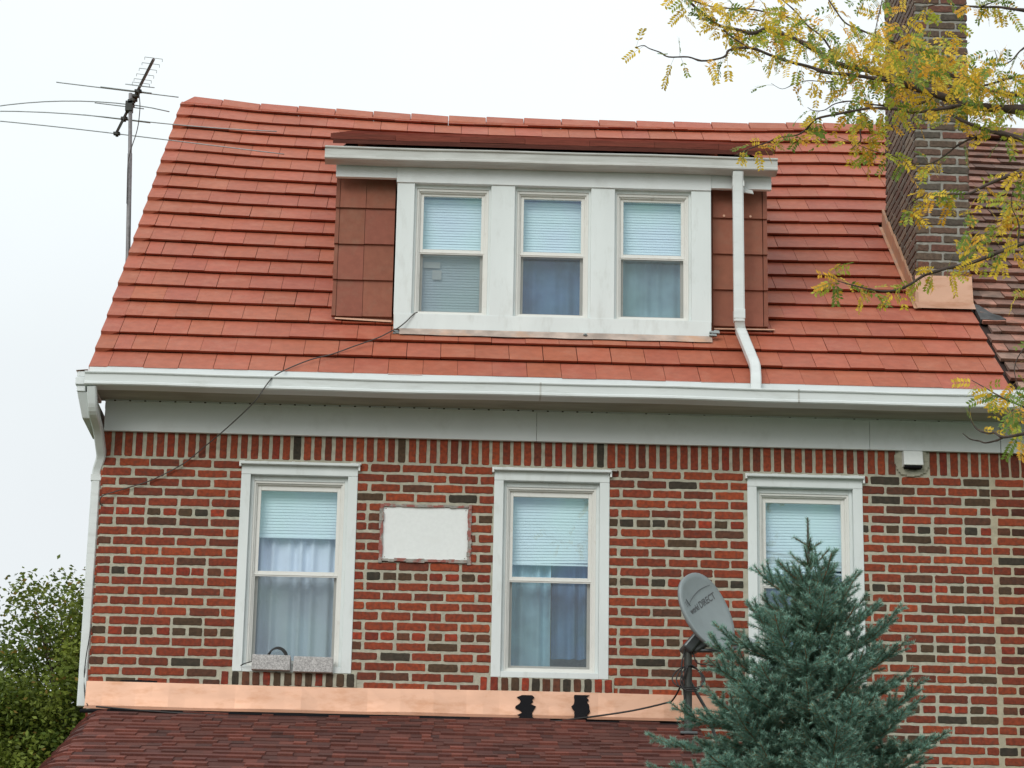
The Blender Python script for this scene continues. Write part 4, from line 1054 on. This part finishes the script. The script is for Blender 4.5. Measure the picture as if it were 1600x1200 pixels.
for k in range(7): tw.append((vec((SPX, SPY, SPT-.02-.045*k-.045)), vec((SPX, SPY, SPT-.02-.045*k)), .1, 3))
P0 = np.array([a[0] for a in tw]); P1 = np.array([a[1] for a in tw]); TN = np.array([a[2] for a in tw]); LV = np.array([a[3] for a in tw])
LN = np.linalg.norm(P1-P0, axis=1); detail = (P0[:, 2] > SPT-2.0)
cnt = np.maximum(1, (LN*np.where(detail, 1350, 260)*np.where(LV == 0, .8, 1.0)).astype(int))
idx = np.repeat(np.arange(len(tw)), cnt); n = len(idx)
f = RNG.random(n)[:, None]; base_ = P0[idx]*(1-f)+P1[idx]*f
ax_ = (P1-P0)/LN[:, None]; A = ax_[idx]; rr = rnd_unit(n); rr -= A*(rr*A).sum(1)[:, None]; rr /= np.linalg.norm(rr, axis=1, keepdims=True)
rr[:, 2] += .25
dirn = A*RNG.uniform(.45, 1.1, (n, 1))+rr; dirn /= np.linalg.norm(dirn, axis=1, keepdims=True)
ln = RNG.uniform(.018, .030, (n, 1)); sd_ = np.cross(dirn, rnd_unit(n)); sd_ /= np.linalg.norm(sd_, axis=1, keepdims=True)
wn = np.where(detail[idx], .0016, .003)[:, None]
V = np.stack([base_-sd_*wn, base_+sd_*wn, base_+dirn*ln], 1).reshape(-1, 3); F = np.arange(3*n).reshape(n, 3)
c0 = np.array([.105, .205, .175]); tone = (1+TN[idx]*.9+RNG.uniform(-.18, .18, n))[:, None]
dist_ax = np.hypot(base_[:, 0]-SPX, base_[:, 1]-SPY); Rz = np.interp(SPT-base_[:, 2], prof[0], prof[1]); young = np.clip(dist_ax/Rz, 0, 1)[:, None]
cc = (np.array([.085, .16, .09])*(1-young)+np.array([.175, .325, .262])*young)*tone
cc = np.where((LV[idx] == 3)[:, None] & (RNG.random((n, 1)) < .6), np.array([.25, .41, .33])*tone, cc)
cc = np.where(RNG.random((n, 1)) < .03, np.array([.30, .19, .05]), cc)
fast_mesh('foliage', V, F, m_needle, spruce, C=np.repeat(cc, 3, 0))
# thin woody axes
def sticks(P0, P1, r0, r1, k=3):
    D = P1-P0; D /= np.linalg.norm(D, axis=1, keepdims=True)+1e-9; X = np.cross(D, np.tile([[.3, .5, .8]], (len(D), 1))); X /= np.linalg.norm(X, axis=1, keepdims=True); Y = np.cross(D, X)
    vs = []
    for th in [2*math.pi*i/k for i in range(k)]:
        o = X*math.cos(th)+Y*math.sin(th); vs += [P0+o*r0[:, None], P1+o*r1[:, None]]
    V = np.stack(vs, 1).reshape(-1, 3); m = len(D); b0 = np.arange(m)[:, None]*(2*k)
    F = np.concatenate([b0+np.array([[2*i, 2*((i+1) % k), 2*((i+1) % k)+1, 2*i+1]]) for i in range(k)])
    return V, F
rad = np.select([LV == 0, LV == 1, LV == 2], [.0038, .0018, .0012], .0022)
V, F = sticks(P0, P1, rad, rad*.9); fast_mesh('branches', V, F, m_twig, spruce)

# --- background trees on the left
def leafy_tree(cx, cy, ztop, rx, rz, seed, label, ncl=330, per=85, size=.035):
    rg = np.random.default_rng(seed); t_ = tag(empty('leafy_tree', (cx, cy, GROUND)), label, 'tree', 'trees behind the house at the left')
    zc = ztop-rz
    u = rg.normal(size=(ncl, 3)); u /= np.linalg.norm(u, axis=1, keepdims=True); rad = rg.uniform(.30, 1.0, (ncl, 1))**.42
    bump = 1+.16*np.sin(u[:, :1]*5+seed)+.13*np.sin(u[:, 2:3]*7+2*seed)
    C = np.array([cx, cy, zc])+u*rad*np.concatenate([bump, bump, 1+(bump-1)*.25], 1)*np.array([rx, rx, rz])
    n = ncl*per; cl = np.repeat(np.arange(ncl), per)
    Pq = C[cl]+rg.normal(size=(n, 3))*np.array([.17, .17, .12])*rg.uniform(.6, 1.3, (ncl, 1))[cl]
    s = rg.uniform(.7, 1.25, (n, 1))*size; a = rg.normal(size=(n, 3)); a[:, 2] *= .6; a /= np.linalg.norm(a, axis=1, keepdims=True)
    b_ = np.cross(a, rg.normal(size=(n, 3))); b_ /= np.linalg.norm(b_, axis=1, keepdims=True); c = np.cross(a, b_)
    V = np.stack([Pq-a*s, Pq-b_*s*.55-a*s*.1+c*s*.15, Pq+a*s, Pq+b_*s*.55-a*s*.1+c*s*.15], 1).reshape(-1, 3)
    F = np.arange(4*n).reshape(n, 4)
    tone = rg.uniform(.65, 1.3, (ncl, 1))[cl]*rg.uniform(.8, 1.25, (n, 1))
    k = np.clip(rg.random((ncl, 1))[cl]+rg.uniform(-.2, .2, (n, 1)), 0, 1)
    cc = (np.array([.085, .135, .022])*(1-k)+np.array([.19, .23, .036])*k)*tone
    cc = np.where(rg.random((n, 1)) < .03, np.array([.24, .16, .03]), cc)
    fast_mesh('crown', V, F, m_bleaf, t_, C=np.repeat(cc, 4, 0))
    mb = MB(); mb.tube([(cx, cy, GROUND), (cx+.1, cy, zc-rz*.6), (cx-.1, cy, zc), (cx, cy, zc+rz*.5)], [.22, .17, .10, .03], 10)
    for i in range(0, ncl, 6):
        p = Vector(C[i]); q = Vector((cx, cy, min(p.z-.5, zc+rz*.3))); q.z = max(q.z, zc-rz*.8)
        m_ = q.lerp(p, .5)+Vector((0, 0, -.15)); mb.tube([q, m_, p], [.035, .022, .006], 5)
    mb.build('trunk', m_bark, t_, smooth=True)
q = P(150, 905, 14)
leafy_tree(q.x, 14, q.z-.12, 1.62, 3.6, 4, 'olive green tree whose crown meets the left corner of the brick wall', 1300, 190)
q = P(-70, 905, 17)
leafy_tree(q.x, 17, q.z-.9, 1.35, 3.6, 9, 'green tree at the left edge, mostly outside the picture', 800, 160)

# --- honey locust: limbs reaching in from the right, trunk beyond the right edge
LY = -5.2
loc = tag(empty('honey_locust', (5.0, LY, GROUND)), 'honey locust limbs with yellow and green feathery leaves hanging over the roof at right', 'tree')
def lp(px, py, dy=0): return P(px, py, LY+dy)
LIMBS = [  # (pixel path, start radius, end radius, depth at the ends, leaf density, droop)
 ([(1760,178),(1600,172),(1540,168),(1505,163),(1470,150),(1430,137),(1400,125),(1360,110),(1330,105),(1300,96),(1265,72),(1225,54),(1200,46),(1175,52),(1151,46),(1124,40),(1096,19),(1079,4),(1062,-16)], .024, .004, 0, .3, 1.4),
 ([(1410,130),(1370,123),(1330,117),(1291,113),(1264,104),(1236,97),(1206,87),(1175,75),(1151,76),(1138,79),(1134,87),(1121,92),(1096,95),(1075,89),(1045,89),(1032,82),(1015,76),(1005,71),(992,75)], .010, .0018, -.2, -.1, .75),
 ([(1130,46),(1140,55),(1155,65),(1172,76)], .005, .004, -.1, -.15, 1),
 ([(1500,164),(1487,167),(1435,175),(1395,170),(1360,169),(1340,172),(1310,178),(1275,186),(1260,202),(1245,211),(1217,215),(1200,222),(1180,229),(1160,237),(1148,243)], .009, .0016, -.3, .1, 1.3),
 ([(1343,172),(1346,190),(1344,205),(1345,219),(1338,226),(1330,233)], .005, .002, -.1, -.2, 1.2),
 ([(1462,148),(1450,156),(1430,164),(1390,165),(1360,163),(1330,158),(1305,162),(1288,172),(1272,173),(1262,168)], .006, .0016, .1, .2, 1.5),
 ([(1760,240),(1640,224),(1600,217),(1570,209),(1545,205),(1512,192),(1492,182),(1478,170),(1470,160)], .015, .005, -.3, .1, 1.0),
 ([(1540,206),(1500,225),(1480,240),(1462,252),(1445,257),(1425,255),(1405,247),(1385,240),(1365,236),(1330,222),(1310,214)], .005, .0012, .0, -.2, .9),
 ([(1760,220),(1640,255),(1600,266),(1575,275),(1555,283),(1535,292),(1515,302),(1490,303),(1459,303),(1440,308),(1424,317),(1416,330)], .011, .0018, -.6, -.4, 1.2),
 ([(1760,330),(1640,362),(1600,380),(1560,394),(1520,410),(1480,419),(1445,430),(1424,443),(1408,451),(1385,455),(1360,452),(1330,445),(1305,437),(1297,428)], .011, .0016, -.8, -.5, 1.3),
 ([(1590,383),(1592,350),(1580,320),(1585,290)], .004, .0015, -.5, -.5, 1.5),
 ([(1760,690),(1640,674),(1600,678),(1568,683),(1554,676),(1544,677),(1526,670),(1516,652),(1514,630)], .009, .0016, -.9, -.7, .25),
 ([(1568,683),(1558,688),(1540,692),(1530,689),(1516,686),(1504,677)], .005, .002, -.7, -.7, .12),
 ([(1760,690),(1640,652),(1600,636),(1567,622),(1543,608),(1518,594)], .007, .0016, -.9, -.7, 1.3),
 ([(1760,30),(1600,16),(1560,11),(1530,11),(1500,8),(1470,6),(1440,12)], .009, .0016, .3, .3, .8),
 ([(1530,11),(1555,2),(1580,-10)], .004, .002, .3, .4, .8),
 ([(1290,-8),(1305,15),(1320,35),(1340,45),(1365,55),(1385,62),(1410,68),(1433,75)], .0035, .006, .4, .3, 1.4),
 ([(1433,75),(1460,95),(1478,112),(1505,128),(1535,139),(1600,150),(1760,170)], .006, .014, .3, 0, 1.4),
 ([(1210,-10),(1240,15),(1262,40),(1285,58),(1302,84)], .0025, .005, .3, .2, 1.7),
 ([(1045,-12),(1085,2),(1120,12),(1170,14),(1210,22),(1250,32)], .002, .005, .2, .3, 1.2),
 ([(1600,118),(1570,124),(1545,132),(1520,135),(1480,132),(1440,128)], .007, .004, -.1, .2, 1.7),
 ([(1310,125),(1290,128),(1262,126),(1240,132),(1222,139),(1205,130)], .003, .001, -.1, 0, .6),
 ([(1640,60),(1600,75),(1580,95),(1562,102),(1560,96),(1554,78)], .005, .0014, .3, .4, .8),
 ([(1380,-8),(1374,20),(1368,50),(1372,80),(1366,100)], .003, .002, .4, .2, 1.1),
 ([(1640,520),(1600,545),(1585,575),(1590,600)], .004, .0015, -.6, -.6, .6),
]
leaves = []
rl = random.Random(5)
def spline(pts, n=5):
    out = []
    for i in range(len(pts)-1):
        p0 = pts[max(i-1, 0)]; p1 = pts[i]; p2 = pts[i+1]; p3 = pts[min(i+2, len(pts)-1)]
        for k in range(n):
            t = k/n; out.append(.5*((2*p1)+(-p0+p2)*t+(2*p0-5*p1+4*p2-p3)*t*t+(-p0+3*p1-3*p2+p3)*t**3))
    return out+[pts[-1]]
for path, r0, r1, dya, dyb, dens in LIMBS:
    m_ = len(path); pts = [lp(x, y, dya+(dyb-dya)*i/(m_-1)+rl.uniform(-.03, .03)) for i, (x, y) in enumerate(path)]
    sp_ = spline(pts, 4); k = len(sp_); mb = MB()
    mb.tube(sp_, [(r0+(r1-r0)*i/(k-1))*(1.35 if i % 9 == 4 else 1)*rl.uniform(.93, 1.07) for i in range(k)], 7)
    br = mb.build('limb', m_bark, loc, smooth=True)
    L = sum((b_-a).length for a, b_ in zip(sp_, sp_[1:])); nn = int(L/.037*dens)
    for _ in range(nn):
        f = rl.random()*(k-1); i = min(k-2, int(f)); p = sp_[i].lerp(sp_[i+1], f-i)
        if proj(p)[0] > 1680: continue
        leaves.append((p, (sp_[i+1]-sp_[i]).normalized()))
# extra leaf spurs where the crown reads dense
for (cx, cy, sx, sy, n) in [(1430,90,55,32,120),(1500,110,45,30,70),(1560,140,40,30,85),(1380,120,40,35,55),(1330,95,35,30,35),(1240,50,50,30,50),(1300,60,40,30,30),(1200,20,45,18,24),(1450,60,30,20,20),
                            (1560,320,28,30,50),(1530,385,30,25,40),(1590,200,20,25,20),(1580,640,20,25,22),(1370,180,45,22,30),(1400,-5,60,20,20),(1130,15,45,14,14),(1590,420,18,30,14),(1350,210,40,14,12)]:
    for _ in range(int(n*.74)):
        x, y = rl.gauss(cx, sx*.7), rl.gauss(cy, sy*.7)
        leaves.append((lp(x, y, rl.uniform(-.55, .45)), Vector((rl.uniform(-1, 1), rl.uniform(-1, 1), rl.uniform(-.5, .3))).normalized()))
LV_, LF_, LC_ = [], [], []; SV0, SV1 = [], []
for p, tdir in leaves:
    side = Vector((rl.uniform(-1, 1), rl.uniform(-.9, .6), rl.uniform(-.9, .25))).normalized()
    d = (side+tdir*rl.uniform(-.4, .6)).normalized(); L = rl.uniform(.055, .125); npair = max(4, int(L/.0125))
    green = rl.random() < .5; 
    base_c = (.19, .29, .05) if green else (.84, .60, .06)
    if not green and rl.random() < .3: base_c = (.78, .42, .04)
    if green and rl.random() < .5: base_c = (.42, .47, .06)
    pr_ = p.copy(); droop = rl.uniform(.2, .9); nrm = d.cross(Vector((rl.uniform(-1, 1), rl.uniform(-1, 1), rl.uniform(.2, 1)))).normalized()
    pet = rl.uniform(.012, .03)
    for j in range(npair+1):
        stp = pet if j == 0 else L/npair
        q = pr_+d*stp; SV0.append(pr_[:]); SV1.append(q[:]); pr_ = q; d = (d+Vector((0, 0, -1))*droop/npair*.9).normalized()
        w = d.cross(nrm).normalized()
        if j == 0 : continue
        if rl.random() < .10: continue
        ll = rl.uniform(.024, .034)*(1-.25*abs(j/npair-.45)); lw = ll*.24
        for sg in (-1, 1):
            a = (w*sg*.85+d*.55+nrm*rl.uniform(-.25, .25)).normalized(); bb = a.cross(nrm).normalized()
            k = rl.uniform(.8, 1.2); c = tuple(min(1, v*k) for v in base_c)
            if rl.random() < .15: c = (.62*k, .40*k, .05)
            i0 = len(LV_); LV_ += [(pr_)[:], (pr_+a*ll*.5+bb*lw)[:], (pr_+a*ll)[:], (pr_+a*ll*.5-bb*lw)[:]]; LF_.append((i0, i0+1, i0+2, i0+3)); LC_ += [c]*4
fast_mesh('foliage', np.array(LV_), np.array(LF_), m_locust, loc, C=np.array(LC_))
S0, S1 = np.array(SV0), np.array(SV1); rr_ = np.full(len(S0), .0008)
V, F = sticks(S0, S1, rr_, rr_); 
m_rachis = mat('leaf_stalk', (.35, .24, .07), .7, noise=.1); fast_mesh('leaf_stalks', V, F, m_rachis, loc)
mb = MB(); tz = P(1760, 178, LY).z
mb.tube([(5.0, LY, GROUND), (4.95, LY, 1.0), (4.9, LY+.1, 3.0), (5.0, LY, 5.2), (5.1, LY, 6.5)], [.17, .15, .12, .08, .03], 12)
for (x, y), dy, zt, r in [((1760,178), 0, -.5, .045), ((1760,240), -.3, -.5, .03), ((1760,220), -.6, -.7, .025), ((1760,330), -.8, -.6, .022), ((1760,690), -.9, -.9, .022), ((1760,30), .3, -.7, .03), ((1760,170), 0, -.3, .025)]:
    e0 = lp(x, y, dy); b0 = Vector((4.93, LY, e0.z+zt)); mb.tube([b0, b0.lerp(e0, .5)+Vector((0, 0, .05)), e0], [r, r*.8, r*.55], 8)
mb.build('trunk', m_bark, loc, smooth=True)
